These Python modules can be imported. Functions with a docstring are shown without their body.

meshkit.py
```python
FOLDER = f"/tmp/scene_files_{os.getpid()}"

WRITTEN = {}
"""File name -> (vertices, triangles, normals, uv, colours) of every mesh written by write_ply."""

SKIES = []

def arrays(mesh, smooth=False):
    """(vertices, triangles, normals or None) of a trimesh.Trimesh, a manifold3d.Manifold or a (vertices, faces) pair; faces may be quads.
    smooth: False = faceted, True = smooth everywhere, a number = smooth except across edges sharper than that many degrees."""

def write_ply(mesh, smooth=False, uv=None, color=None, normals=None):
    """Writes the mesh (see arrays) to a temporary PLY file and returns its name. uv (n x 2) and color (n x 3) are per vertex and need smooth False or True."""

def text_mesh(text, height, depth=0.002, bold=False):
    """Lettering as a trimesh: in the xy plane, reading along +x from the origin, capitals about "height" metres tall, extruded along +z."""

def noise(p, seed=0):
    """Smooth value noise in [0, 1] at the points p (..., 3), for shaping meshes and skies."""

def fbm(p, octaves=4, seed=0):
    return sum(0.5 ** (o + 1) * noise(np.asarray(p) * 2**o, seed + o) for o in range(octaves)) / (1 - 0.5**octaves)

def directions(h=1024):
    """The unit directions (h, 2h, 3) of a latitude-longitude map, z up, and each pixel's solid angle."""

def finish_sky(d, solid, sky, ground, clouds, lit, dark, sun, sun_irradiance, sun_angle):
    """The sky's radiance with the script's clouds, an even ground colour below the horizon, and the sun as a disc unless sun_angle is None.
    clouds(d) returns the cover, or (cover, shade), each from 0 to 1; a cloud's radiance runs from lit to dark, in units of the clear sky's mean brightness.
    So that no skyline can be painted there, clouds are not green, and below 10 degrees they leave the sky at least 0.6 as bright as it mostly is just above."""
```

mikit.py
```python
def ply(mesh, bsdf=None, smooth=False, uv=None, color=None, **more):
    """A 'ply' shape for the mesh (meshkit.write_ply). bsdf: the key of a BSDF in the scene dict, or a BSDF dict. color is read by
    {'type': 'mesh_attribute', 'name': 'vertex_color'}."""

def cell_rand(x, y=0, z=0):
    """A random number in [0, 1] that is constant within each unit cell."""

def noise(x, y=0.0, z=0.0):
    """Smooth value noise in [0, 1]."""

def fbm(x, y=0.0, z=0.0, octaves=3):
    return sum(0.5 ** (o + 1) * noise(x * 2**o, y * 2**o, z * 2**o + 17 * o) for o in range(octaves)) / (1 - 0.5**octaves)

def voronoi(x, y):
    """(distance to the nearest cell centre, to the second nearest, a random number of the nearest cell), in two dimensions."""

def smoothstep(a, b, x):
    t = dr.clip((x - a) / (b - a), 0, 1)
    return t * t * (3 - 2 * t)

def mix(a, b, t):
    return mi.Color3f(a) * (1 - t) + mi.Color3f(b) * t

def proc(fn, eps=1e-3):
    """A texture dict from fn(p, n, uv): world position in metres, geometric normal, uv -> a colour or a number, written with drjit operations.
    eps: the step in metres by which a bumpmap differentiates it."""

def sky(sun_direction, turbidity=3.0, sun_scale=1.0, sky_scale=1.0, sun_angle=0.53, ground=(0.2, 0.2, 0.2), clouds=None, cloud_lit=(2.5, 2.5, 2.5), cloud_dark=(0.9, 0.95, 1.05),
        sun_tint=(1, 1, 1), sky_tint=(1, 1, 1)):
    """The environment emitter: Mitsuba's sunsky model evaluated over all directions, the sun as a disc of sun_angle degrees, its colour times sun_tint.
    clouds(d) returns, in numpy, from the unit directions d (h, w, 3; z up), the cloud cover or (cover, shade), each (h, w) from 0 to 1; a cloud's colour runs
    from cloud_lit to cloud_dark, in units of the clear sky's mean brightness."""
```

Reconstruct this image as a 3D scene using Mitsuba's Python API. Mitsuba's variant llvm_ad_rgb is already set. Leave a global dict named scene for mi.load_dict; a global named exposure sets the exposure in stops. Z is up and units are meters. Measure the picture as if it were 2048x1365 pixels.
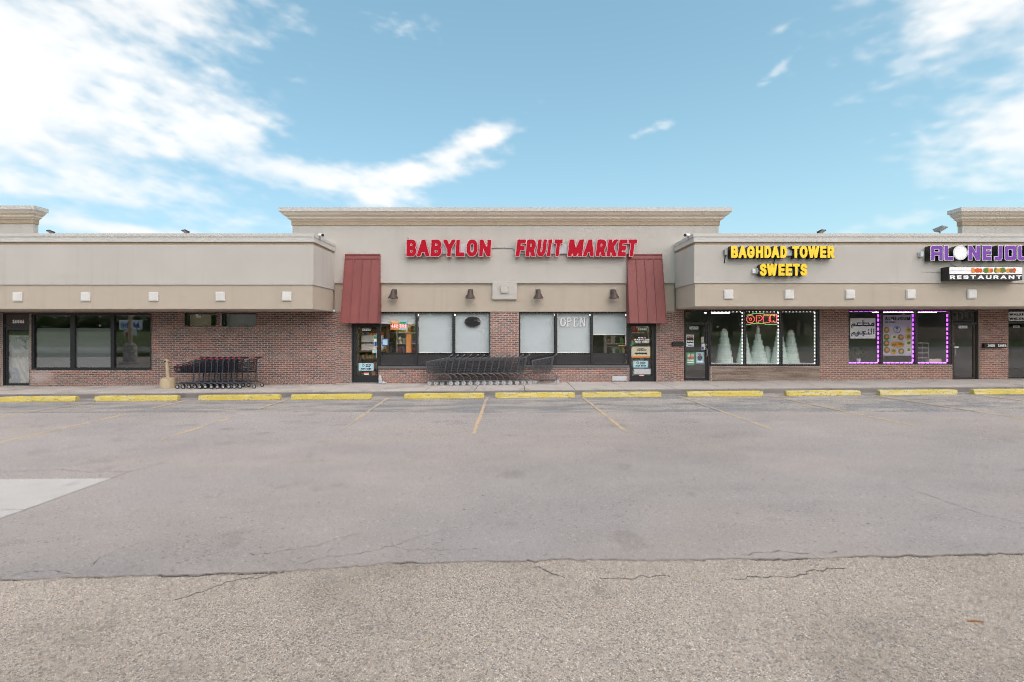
import math, random
import numpy as np
import trimesh
import drjit as dr
import mitsuba as mi
import shapely
from shapely import affinity
from shapely.geometry import Polygon, LineString, Point, MultiPolygon, box as sbox
from shapely.ops import unary_union
import meshkit, mikit
from mikit import proc, noise, fbm, voronoi, cell_rand, smoothstep, mix

T = mi.ScalarTransform4f
scene, labels = {}, {}
rng = np.random.default_rng(7)
random.seed(7)

# ------------------------------------------------------------------ camera, sky, exposure
EYE = 1.9                                   # lens height above the parking lot, metres
scene['camera'] = {'type': 'perspective', 'fov': 2 * math.degrees(math.atan(1024 / 997.5)), 'fov_axis': 'x',
                   'principal_point_offset_y': 17.5 / 1365, 'near_clip': 0.1, 'far_clip': 3000.0,
                   'to_world': T().look_at(origin=[0, 0, EYE], target=[0, 10, EYE], up=[0, 0, 1])}
exposure = 2.28
SUN = [0.36, -0.70, 0.62]


def clouds(d):
    """Broken fair-weather cloud: a few named banks to the north where the camera looks, fuller cloud added out of view for extra light."""
    az = np.degrees(np.arctan2(d[..., 0], d[..., 1]))
    el = np.degrees(np.arcsin(np.clip(d[..., 2], -1, 1)))
    p = np.stack([az / 9.0, el / 4.2, az * 0], -1)
    f = meshkit.fbm(p, 6, 3)
    g = meshkit.fbm(np.stack([az / 2.6 + el / 5, el / 1.1, az * 0 + 5], -1), 5, 11)

    def bank(a, e, ra, re, tilt=0.0):
        t = math.radians(tilt)
        u, v = (az - a) * math.cos(t) + (el - e) * math.sin(t), -(az - a) * math.sin(t) + (el - e) * math.cos(t)
        return 1.0 - np.sqrt((u / ra) ** 2 + (v / re) ** 2)

    big = np.maximum.reduce([bank(-47, 21, 21, 11.0, -10), bank(-37, 30, 12, 7, 0), bank(-54, 30, 18, 12, 0), bank(-31, 19, 8, 3.6, -25), bank(-24, 16.3, 13, 2.3, -6),
                             bank(-13, 17.0, 10, 1.7, 14), bank(-6, 20.0, 7, 1.4, 24), bank(-16, 14.9, 5, 1.5, 0), bank(45.5, 29, 16, 10, -36), bank(50, 25, 9, 7, 0), bank(47.0, 16.8, 8, 6.0, 6),
                             bank(52, 30, 12, 9, 0), bank(43, 30.5, 9, 5.5, -25), bank(48, 9.0, 5.5, 1.3, 12), bank(-38, 9.2, 7, .8, 0)])
    thin = np.maximum.reduce([bank(28.2, 25.0, 3.8, .55, 34), bank(15.5, 21.3, 3.0, .5, 14), bank(-12, 31.0, 4.5, 1.3, 8), bank(28.3, 28.2, 2.0, .45, 12), bank(37, 17.4, 2.2, .4, 4),
                              bank(37.8, 9.8, 5.5, 1.1, 14), bank(-23.3, 25.0, 2.6, .5, 0), bank(40.6, 11.5, 2.2, .4, 4), bank(38.5, 23, 2.0, 1.6, 30)])
    h = meshkit.fbm(np.stack([az / 1.3 + el / 2.2, el / .55, az * 0 + 9], -1), 4, 17)
    cov = np.clip((big * 1.5 + (f - 0.5) * 1.5 + (g - 0.5) * 1.3 + (h - .5) * 0.8) / 1.65 + 0.20, 0, 1)
    wis = np.clip((thin + (g - 0.5) * 2.2 + (h - .5) * 1.6) / 0.95 - 0.08, 0, 1) * 0.42
    inview = np.clip((62 - np.abs(az)) / 8, 0, 1) * np.clip((44 - el) / 8, 0, 1)
    rest = np.clip((meshkit.fbm(d * 2.6, 5, 21) - 0.40) / 0.16, 0, 1)  # unseen cloud, added denser than in view to brighten the dome
    cov = np.maximum(cov, wis) * inview + rest * (1 - inview)
    cov = cov * cov * (3 - 2 * cov)
    shade = np.clip((meshkit.fbm(np.stack([az / 11 + 3, el / 4 + 9, az * 0], -1), 4, 5) - 0.45) * 1.6, 0, 0.65)
    return cov * (0.70 + 0.32 * np.clip(f * 1.6 - .2, 0, 1)), shade


scene['sky'] = mikit.sky(SUN, turbidity=8.0, sun_scale=0.30, sun_angle=64.0, sky_scale=1.0, sky_tint=(1.16, 1.47, 1.34), ground=(0.2, 0.19, 0.18), clouds=clouds,
                         cloud_lit=(1.17, 1.16, 1.14), cloud_dark=(1.00, 1.02, 1.03), sun_tint=(1.28, 1.165, 1.80))


# ------------------------------------------------------------------ mesh helpers
def cat(ms):
    ms = [m for m in ms if m is not None]
    return ms[0] if len(ms) == 1 else trimesh.util.concatenate(ms)


def bx(x0, x1, y0, y1, z0, z1):
    m = trimesh.creation.box(extents=[x1 - x0, y1 - y0, z1 - z0])
    m.apply_translation([(x0 + x1) / 2, (y0 + y1) / 2, (z0 + z1) / 2])
    return m


def rbx(x0, x1, y0, y1, z0, z1, c=0.006):
    """A box with chamfered edges."""
    c = min(c, 0.49 * min(x1 - x0, y1 - y0, z1 - z0))
    pts = []
    for x, sx in ((x0, 1), (x1, -1)):
        for y, sy in ((y0, 1), (y1, -1)):
            for z, sz in ((z0, 1), (z1, -1)):
                pts += [(x, y + sy * c, z + sz * c), (x + sx * c, y, z + sz * c), (x + sx * c, y + sy * c, z)]
    return trimesh.convex.convex_hull(np.array(pts))


def tube(pts, r, sides=6, close=False):
    p = np.asarray(pts, float)
    n = len(p)
    r = np.broadcast_to(np.asarray(r, float), (n,))
    if close:
        t = np.roll(p, -1, 0) - np.roll(p, 1, 0)
    else:
        t = np.gradient(p, axis=0)
    t /= np.linalg.norm(t, axis=1, keepdims=True) + 1e-12
    ref = np.array([0, 0, 1.0]) if abs(t[0][2]) < 0.9 else np.array([1.0, 0, 0])
    a = np.cross(t[0], ref)
    a /= np.linalg.norm(a)
    A = []
    for k in range(n):
        a = a - t[k] * (a @ t[k])
        a /= np.linalg.norm(a) + 1e-12
        A.append(a)
    A = np.array(A)
    B = np.cross(t, A)
    ang = np.arange(sides) * 2 * np.pi / sides
    v = (p[:, None] + r[:, None, None] * (np.cos(ang)[None, :, None] * A[:, None] + np.sin(ang)[None, :, None] * B[:, None])).reshape(-1, 3)
    f = []
    for i in range(n if close else n - 1):
        for j in range(sides):
            q = [i * sides + j, i * sides + (j + 1) % sides, ((i + 1) % n) * sides + (j + 1) % sides, ((i + 1) % n) * sides + j]
            f += [[q[0], q[1], q[2]], [q[0], q[2], q[3]]]
    if not close:
        for base, flip in ((0, True), ((n - 1) * sides, False)):
            for j in range(1, sides - 1):
                tri = [base, base + j, base + j + 1]
                f.append(tri[::-1] if flip else tri)
    return trimesh.Trimesh(v, f, process=False)


def lathe(profile, n=24):
    """profile: (radius, z) pairs from bottom to top, turned about z."""
    return trimesh.creation.revolve(np.array(profile, float), sections=n)


def polys(g):
    return [q for q in (g.geoms if hasattr(g, 'geoms') else [g]) if q.geom_type == 'Polygon' and q.area > 1e-9]


XZ = np.array([[1, 0, 0, 0], [0, 0, -1, 0], [0, 1, 0, 0], [0, 0, 0, 1.0]])


def ext_xz(poly, yfront, yback):
    """A drawing in (x, z) extruded between two y values (the front faces the street)."""
    out = []
    for q in polys(poly):
        m = trimesh.creation.extrude_polygon(q, yback - yfront, engine='earcut')
        m.apply_transform(XZ)
        m.apply_translation([0, yback, 0])
        out.append(m)
    return cat(out)


def ext_xy(poly, z0, z1):
    out = []
    a, b, c, d = poly.bounds
    tiles = [poly]
    if shapely.get_num_coordinates(poly) > 60 and c - a > 8:      # cut long sheets into lengths
        tiles = [poly.intersection(sbox(x, b - 1, x + 1.6, d + 1)) for x in np.arange(max(a, -14), min(c, 14), 1.6)] + [poly.intersection(sbox(a - 1, b - 1, max(a, -14), d + 1)), poly.intersection(sbox(max(a, -14) + 1.6 * len(np.arange(max(a, -14), min(c, 14), 1.6)), b - 1, c + 1, d + 1))]
    for q in [g for t_ in tiles for g in polys(t_)]:
        m = trimesh.creation.extrude_polygon(q, z1 - z0, engine='earcut')
        m.apply_translation([0, 0, z0])
        out.append(m)
    return cat(out)


_G = {}


def glyph(ch):
    """Outline of one character, about 1 tall."""
    if ch not in _G:
        m = meshkit.text_mesh(ch, 1.0, 0.01)
        up = m.face_normals[:, 2] > 0.9
        _G[ch] = unary_union([Polygon(t[:, :2]).buffer(0.002) for t in m.triangles[up]]).buffer(-0.002)
    return _G[ch]


def letter(ch, x0, x1, z0, z1, w=0.0, shear=0.0):
    """The character fitted to a box, its strokes made heavier by w."""
    g = glyph(ch)
    a, b, c, d = g.bounds
    g = affinity.affine_transform(g, [(x1 - x0 - 2 * w) / (c - a), 0, 0, (z1 - z0 - 2 * w) / (d - b), 0, 0])
    a, b, c, d = g.bounds
    g = affinity.translate(g, x0 + w - a, z0 + w - b)
    if w:
        g = g.buffer(w, join_style=2, mitre_limit=2.5)
    g = g.simplify((z1 - z0) * 0.006)
    return affinity.affine_transform(g, [1, shear, 0, 1, -shear * z0, 0]) if shear else g


def word(text, x0, x1, z0, z1, w=0.0, gap=0.12, shear=0.0):
    """One word of lettering as a list of (character, outline), spread over x0..x1."""
    ws = [(0.45 if c == ' ' else (glyph(c).bounds[2] - glyph(c).bounds[0])) for c in text]
    total = sum(ws) + gap * (len(text) - 1)
    k, x, out = (x1 - x0) / total, x0, []
    for c, cw in zip(text, ws):
        if c != ' ':
            gb = glyph(c).bounds
            low = z0 + (min(0, gb[1])) * (z1 - z0) * 0
            out.append((c, letter(c, x, x + cw * k, low, z1, w, shear)))
        x += (cw + gap) * k
    return out


def text(textstr, x0, x1, z0, z1, w=0.0, gap=0.12, shear=0.0):
    return unary_union([p for _, p in word(textstr, x0, x1, z0, z1, w, gap, shear)])


# ------------------------------------------------------------------ scene bookkeeping
_count = {}


def fresh(name):
    k = _count.get(name, 0)
    _count[name] = k + 1
    return name if k == 0 else f'{name}_{k:03d}'


def put(name, mesh, mat, parent=None, smooth=False, label=None, tw=None, kind=None, **kw):
    """One entry of the scene. mesh may be a ready ply dict, reused under another to_world."""
    key = fresh((parent + '__' if parent else '') + name)
    d = dict(mesh) if isinstance(mesh, dict) else mikit.ply(mesh, mat, smooth, **kw)
    if tw is not None:
        d['to_world'] = tw
    scene[key] = d
    e = {}
    if label:
        e['label'] = label
    if kind:
        e['kind'] = kind
    if e:
        labels[key] = e
    return key


def thing(name, label, category, group=None):
    key = fresh(name)
    labels[key] = {'label': label, 'category': category}
    if group:
        labels[key]['group'] = group
    return key


def tag(key, label=None, category=None, group=None, kind=None):
    e = labels.setdefault(key, {})
    for k, v in (('label', label), ('category', category), ('group', group), ('kind', kind)):
        if v:
            e[k] = v
    return key


# ------------------------------------------------------------------ materials
def rgb(*c):
    return {'type': 'rgb', 'value': list(c)}


def pr(name, color, rough=0.6, spec=0.5, metallic=0.0, bump=None, bscale=1.0, **kw):
    d = {'type': 'principled', 'base_color': rgb(*color) if isinstance(color, tuple) else color, 'roughness': rough, 'specular': spec, 'metallic': metallic, **kw}
    if bump is not None:
        d = {'type': 'bumpmap', 'nested': d, 'tex': bump, 'scale': bscale}
    scene[name] = {'type': 'twosided', 'bsdf': d}
    return name


def stucco(base, seed, streak=0.05):
    b = mi.Color3f(*base)

    def fn(p, n, uv):
        m = fbm(p.x * 0.7 + seed, p.y, p.z * 0.7, 3) - 0.5
        s = fbm(p.x * 5.5 + seed, p.y * 5.5, p.z * 0.35, 3)
        k = 1.0 + m * 0.13 - smoothstep(0.50, 0.95, s) * streak * 1.4
        return mi.Color3f(b.x * k, b.y * k, b.z * (k - 0.01))
    return proc(fn)


pr('cream_stucco', stucco((0.46, 0.441, 0.415), 1.0), 0.9, 0.2)
pr('tan_stucco', stucco((0.435, 0.38, 0.318), 5.0), 0.9, 0.2)
pr('frieze_stucco', stucco((0.40, 0.32, 0.235), 8.0), 0.9, 0.2)
pr('coping_metal', proc(lambda p, n, uv: mi.Color3f(0.50, 0.485, 0.465) * (0.95 + 0.1 * fbm(p.x * 0.8, p.y, p.z, 3))), 0.5, 0.4)
pr('cornice_stucco', proc(lambda p, n, uv: mi.Color3f(0.69, 0.605, 0.51) * (0.94 + 0.12 * fbm(p.x * 0.9, p.y, p.z * 2, 3))), 0.85, 0.2)
pr('mortar', proc(lambda p, n, uv: mi.Color3f(0.475, 0.405, 0.365) * (0.78 + 0.5 * fbm(p.x * 3, p.y, p.z * 9, 3))), 0.95, 0.1)
pr('brick', {'type': 'mesh_attribute', 'name': 'vertex_color'}, 0.85, 0.25)
pr('dark_frame', (0.018, 0.018, 0.021), 0.35, 0.5)
pr('brown_frame', (0.035, 0.026, 0.022), 0.4, 0.5)
pr('bronze', (0.06, 0.042, 0.038), 0.5, 0.5)
pr('sill_metal', (0.12, 0.115, 0.118), 0.5, 0.5)
pr('glass_film', proc(lambda p, n, uv: mi.Color3f(0.15, 0.175, 0.18) * (0.85 + 0.3 * fbm(p.x * 1.2, p.y, p.z * 5, 3))), 0.5, 0.4)
pr('blind', proc(lambda p, n, uv: mi.Color3f(0.50, 0.55, 0.575) * (0.94 + 0.12 * fbm(p.x * 1.3, p.y, p.z * 3.0, 3))), 0.8, 0.3)
pr('blind_edge', (0.8, 0.82, 0.8), 0.6, 0.3)
pr('awning_red', proc(lambda p, n, uv: mi.Color3f(0.212, 0.061, 0.058) * (0.86 + 0.28 * fbm(p.x * 3, p.y * 3, p.z * 0.8, 3))), 0.5, 0.35)
pr('sign_red', (0.40, 0.006, 0.022), 0.6, 0.12)
pr('sign_red_side', (0.45, 0.08, 0.10), 0.4, 0.5)
pr('sign_trim', (0.62, 0.45, 0.45), 0.4, 0.5)
pr('sign_yellow', (0.88, 0.60, 0.02), 0.35, 0.5)
pr('sign_black', (0.012, 0.011, 0.011), 0.4, 0.5)
pr('sign_purple', (0.17, 0.05, 0.35), 0.5, 0.3)
pr('sign_white', (0.80, 0.80, 0.82), 0.4, 0.5)
pr('raceway', (0.50, 0.53, 0.56), 0.5, 0.4)
pr('panel_white', (0.60, 0.59, 0.575), 0.5, 0.4)
pr('steel_grey', (0.30, 0.31, 0.33), 0.42, 0.5, 0.6)
pr('cart_paint', (0.045, 0.052, 0.065), 0.38, 0.5, 0.2)
pr('cart_plastic', (0.016, 0.018, 0.026), 0.45, 0.5)
pr('cart_red', (0.36, 0.03, 0.06), 0.4, 0.5)
pr('chrome_wire', (0.12, 0.12, 0.13), 0.4, 0.5, 0.5)
pr('rubber', (0.03, 0.03, 0.032), 0.7, 0.3)
pr('wheel_grey', (0.42, 0.42, 0.43), 0.5, 0.4)
pr('tan_plastic', proc(lambda p, n, uv: mi.Color3f(0.44, 0.36, 0.24) * (0.85 + 0.3 * fbm(p.x * 9, p.y * 9, p.z * 4, 3))), 0.65, 0.4)
pr('white_plastic', (0.75, 0.76, 0.77), 0.4, 0.5)
pr('black_plastic', (0.014, 0.014, 0.016), 0.4, 0.5)
pr('paper_blue', (0.40, 0.62, 0.70), 0.7, 0.3)
pr('paper_white', (0.87, 0.87, 0.89), 0.7, 0.3)
pr('paper_lilac', (0.50, 0.46, 0.60), 0.7, 0.3)
pr('paper_cream', (0.62, 0.57, 0.42), 0.7, 0.3)
pr('paper_green', (0.06, 0.33, 0.15), 0.7, 0.3)
pr('paper_orange', (0.72, 0.30, 0.10), 0.7, 0.3)
pr('paper_red', (0.55, 0.04, 0.05), 0.7, 0.3)
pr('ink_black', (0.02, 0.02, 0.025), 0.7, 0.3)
pr('ink_navy', (0.03, 0.04, 0.12), 0.7, 0.3)
pr('ink_blue', (0.03, 0.08, 0.42), 0.7, 0.3)
pr('food_brown', (0.30, 0.15, 0.06), 0.8, 0.2)
pr('food_gold', (0.55, 0.33, 0.06), 0.8, 0.2)
pr('food_green', (0.12, 0.20, 0.04), 0.8, 0.2)
pr('food_red', (0.60, 0.10, 0.03), 0.8, 0.2)
pr('food_orange', (0.72, 0.28, 0.08), 0.8, 0.2)
pr('room_dark', (0.30, 0.29, 0.28), 0.9, 0.1)
pr('room_light', (0.50, 0.47, 0.42), 0.9, 0.1)
pr('room_floor', (0.22, 0.21, 0.20), 0.6, 0.3)
pr('shelf_white', (0.62, 0.60, 0.56), 0.6, 0.3)
pr('shelf_brown', (0.16, 0.10, 0.06), 0.6, 0.3)
pr('goods', {'type': 'mesh_attribute', 'name': 'vertex_color'}, 0.5, 0.4)
pr('cake', proc(lambda p, n, uv: mi.Color3f(0.66, 0.80, 0.75) * (0.86 + 0.28 * noise(p.x * 2, p.y * 2, p.z * 26))), 0.6, 0.4)
pr('cake_cream', (0.78, 0.74, 0.62), 0.6, 0.4)
pr('leaf_green', (0.09, 0.15, 0.03), 0.6, 0.3)
pr('tube_grey', (0.24, 0.26, 0.22), 0.4, 0.5)
scene['window_glass'] = {'type': 'thindielectric', 'int_ior': 1.5, 'ext_ior': 1.0}
scene['coated_glass'] = {'type': 'thindielectric', 'int_ior': 1.95, 'ext_ior': 1.0}
scene['plastic_sheet'] = {'type': 'blendbsdf', 'weight': 0.5, 'bsdf_0': {'type': 'thindielectric', 'int_ior': 1.5}, 'bsdf_1': {'type': 'twosided', 'bsdf': {'type': 'principled', 'base_color': rgb(0.55, 0.60, 0.63), 'roughness': 0.25, 'specular': 0.6}}}


def asphalt_fn(p, n, uv):
    a = fbm(p.x * 0.35, p.y * 0.35, 0, 4)
    b = fbm(p.x * 1.6 + 9, p.y * 3.0, 3, 4)
    g = noise(p.x * 130, p.y * 130, 1.0)
    g2 = noise(p.x * 62, p.y * 62, 7.0)
    sp = smoothstep(0.80, 0.92, g2) * 0.30
    k = 0.76 + 0.24 * a + 0.18 * b + (g - 0.5) * 0.30 + sp - smoothstep(0.78, 0.9, noise(p.x * 48, p.y * 48, 3.0)) * 0.22
    warm = smoothstep(0.35, 0.7, fbm(p.x * 0.5 + 4, p.y * 0.8, 8, 3))
    oil = smoothstep(0.66, 0.78, fbm(p.x * 1.9 + 31, p.y * 2.4, 5, 4)) * smoothstep(0.30, 0.55, noise(p.x * 2.1, p.y * 2.1, 4))
    d1, d2, r = voronoi(p.x * 1.1, p.y * 1.1)
    gum = (1 - smoothstep(0.008, 0.020, d1)) * smoothstep(0.35, 0.40, r)
    k = k * (1 - 0.13 * oil) * (1 - 0.62 * gum)
    return mix(mi.Color3f(0.275, 0.250, 0.240), mi.Color3f(0.295, 0.262, 0.243), warm) * k


def worn_fn(p, n, uv):
    """The older, ravelled strip along the kerb."""
    a = fbm(p.x * 0.9, p.y * 2.6, 2, 4)
    c = fbm(p.x * 4 + 3, p.y * 9, 4, 4)
    g = noise(p.x * 70, p.y * 70, 1.0)
    stone = smoothstep(0.55, 0.8, fbm(p.x * 22, p.y * 22, 2, 2)) * smoothstep(1.0, 6.0, p.x + 2 * (a - 0.5) * 4)
    k = 0.74 + 0.30 * a + 0.34 * (c - 0.5) + (g - 0.5) * 0.35 + stone * 0.32
    return mix(mi.Color3f(0.215, 0.210, 0.212), mi.Color3f(0.275, 0.252, 0.232), smoothstep(0.35, 0.65, a)) * k


def coarse_fn(p, n, uv):
    """Bare coarse aggregate in a weathered binder."""
    d1, d2, r = voronoi(p.x * 92, p.y * 92)
    e1, e2, q = voronoi(p.x * 165 + 40, p.y * 165)
    gap = smoothstep(0.04, 0.26, d2 - d1)
    c = mix(mi.Color3f(0.39, 0.335, 0.285), mi.Color3f(0.50, 0.44, 0.38), r)
    c = dr.select(r > 0.90, mi.Color3f(0.61, 0.56, 0.51), c)
    c = dr.select(r < 0.10, mi.Color3f(0.20, 0.175, 0.155), c)
    c = dr.select((r > 0.45) & (r < 0.52), mi.Color3f(0.26, 0.26, 0.265), c)
    c = dr.select((r > 0.30) & (r < 0.33), mi.Color3f(0.38, 0.27, 0.21), c)
    big = fbm(p.x * 0.8, p.y * 0.8, 2, 4)
    pit = smoothstep(0.70, 0.80, fbm(p.x * 22, p.y * 22, 6, 2))
    c = mix(mi.Color3f(0.24, 0.21, 0.18), c, gap * (1 - 0.55 * pit))
    return c * mi.Color3f(1.01, 0.99, 0.975) * (0.78 + 0.34 * big + 0.22 * (q - 0.5)) * (1 - 0.10 * smoothstep(0.60, 0.75, fbm(p.x * 2.2 + 7, p.y * 2.2, 9, 4)))


def concrete(c, seed, blot=0.25):
    b = mi.Color3f(*c)

    def fn(p, n, uv):
        k = 1 - blot / 2 + blot * fbm(p.x * 1.4 + seed, p.y * 2.2, p.z * 2, 4) + (noise(p.x * 90, p.y * 90, p.z * 90) - 0.5) * 0.12
        st = smoothstep(0.62, 0.80, fbm(p.x * 2.3 + seed, p.y * 1.1, 5 + seed, 3))
        return b * (k * (1 - 0.22 * st))
    return proc(fn)


pr('asphalt', proc(asphalt_fn), 0.85, 0.25, bump=proc(lambda p, n, uv: fbm(p.x * 95, p.y * 95, 0, 2) * 0.0030, 3e-3))
pr('worn_asphalt', proc(worn_fn), 0.9, 0.2, bump=proc(lambda p, n, uv: fbm(p.x * 30, p.y * 30, 0, 3) * 0.008, 4e-3))


def pebble(p, n, uv):
    d1, d2, r = voronoi(p.x * 92, p.y * 92)
    return smoothstep(0.0, 0.35, d2 - d1) * (0.0016 + 0.0022 * r)


pr('coarse_asphalt', proc(coarse_fn), 0.85, 0.25, bump=proc(pebble, 2e-3))
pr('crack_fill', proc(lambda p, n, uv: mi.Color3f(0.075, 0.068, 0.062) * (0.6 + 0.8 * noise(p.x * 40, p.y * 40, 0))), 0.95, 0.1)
pr('sidewalk_concrete', concrete((0.33, 0.305, 0.285), 2.0, 0.35), 0.9, 0.2)
pr('kerb_concrete', concrete((0.20, 0.185, 0.175), 6.0, 0.6), 0.9, 0.2)
pr('pad_concrete', concrete((0.40, 0.382, 0.365), 4.0, 0.30), 0.9, 0.2)


def yellow_fn(p, n, uv):
    wear = smoothstep(0.52, 0.66, fbm(p.x * 6, p.y * 14, p.z * 22 + 3, 4) + 0.30 * (noise(p.x * 0.31, 0, 0) - 0.5))
    chip = smoothstep(0.66, 0.70, fbm(p.x * 15, p.y * 18, p.z * 26, 3))
    k = 0.85 + 0.3 * fbm(p.x * 3, p.y * 3, p.z * 9, 3)
    paint = mix(mi.Color3f(0.53, 0.42, 0.09), mi.Color3f(0.54, 0.48, 0.26), wear) * k
    scuff = smoothstep(0.68, 0.80, fbm(p.x * 2.6 + 11, p.y * 9, p.z * 30, 4)) * 0.55
    return mix(mix(paint, mi.Color3f(0.26, 0.25, 0.21), chip), mi.Color3f(0.10, 0.09, 0.08), scuff)


pr('yellow_paint', proc(yellow_fn), 0.7, 0.3)


def line_fn(p, n, uv):
    w = smoothstep(0.44, 0.66, fbm(p.x * 9, p.y * 5, 1, 4) + 0.25 * (noise(p.x * 0.2, p.y * 0.5, 3) - 0.5))
    return mix(mi.Color3f(0.42, 0.315, 0.20), mi.Color3f(0.285, 0.258, 0.232), w)


pr('line_paint', proc(line_fn), 0.8, 0.2)


def plank_fn(p, n, uv):
    g = fbm(p.x * 1.6, p.z * 30, cell_rand(dr.floor(p.z * 12)) * 9, 4)
    return mix(mi.Color3f(0.19, 0.135, 0.11), mi.Color3f(0.36, 0.29, 0.25), smoothstep(0.3, 0.7, g))


pr('gravel_stone', proc(lambda p, n, uv: mi.Color3f(0.30, 0.27, 0.24) * (0.45 + 1.1 * noise(p.x * 70, p.y * 70, 2))), 0.9, 0.2)
pr('tar_edge', proc(lambda p, n, uv: mi.Color3f(0.27, 0.245, 0.23) * (0.5 + 1.0 * fbm(p.x * 14, p.y * 30, p.z * 30, 3))), 0.95, 0.1)
pr('plank', proc(plank_fn), 0.8, 0.2)
pr('grass_green', proc(lambda p, n, uv: mi.Color3f(0.075, 0.10, 0.035) * (0.6 + 0.8 * fbm(p.x * 2, p.y * 2, 0, 4))), 0.9, 0.2)
pr('bark', (0.10, 0.075, 0.05), 0.9, 0.2)
pr('tree_leaf', (0.085, 0.12, 0.04), 0.7, 0.3)
pr('roof_brown', (0.30, 0.14, 0.08), 0.9, 0.2)
pr('house_wall', (0.55, 0.42, 0.30), 0.9, 0.2)
pr('fence_wood', (0.36, 0.26, 0.18), 0.9, 0.2)
pr('road_grey', (0.15, 0.15, 0.15), 0.9, 0.2)
pr('twig_brown', (0.26, 0.12, 0.045), 0.8, 0.2)
pr('leaf_yellow', (0.46, 0.36, 0.06), 0.7, 0.3)


LAMP = 0.2                                    # lamp radiance in the picture's daylight units


def lamp_shape(mesh, color, bsdf='white_plastic'):
    d = mikit.ply(mesh, bsdf)
    d['emitter'] = {'type': 'area', 'radiance': rgb(*[c * LAMP for c in color])}
    return d

# ================================================================== THE SETTING
SLOPE = 0.0076                                # the lot and the pavement rise gently to the right


def gz(x):
    return SLOPE * x


def pz(x):
    return 0.133 + SLOPE * x                   # top of the pavement


def sloped(m):
    m = m.copy()
    m.vertices[:, 2] += SLOPE * m.vertices[:, 0]
    return m


WALL, FASCIA, KERB = 17.5, 15.57, 15.06       # distances of brick face, wing fascia and kerb


def ex(u):                                     # elevation drawing of the brick wall: 57 units to the metre
    return (u - 1024) / 57.0


def ez(v):
    return EYE + (665 - v) / 57.0


def fx(u):                                     # elevation drawing of the wing fascias: 64.07 units to the metre
    return (u - 1024) / 64.07


def fz(v):
    return EYE + (665 - v) / 64.07


def er(u0, v0, u1, v1):                        # rectangle of the wall drawing
    return sbox(ex(u0), ez(v1), ex(u1), ez(v0))


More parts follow.
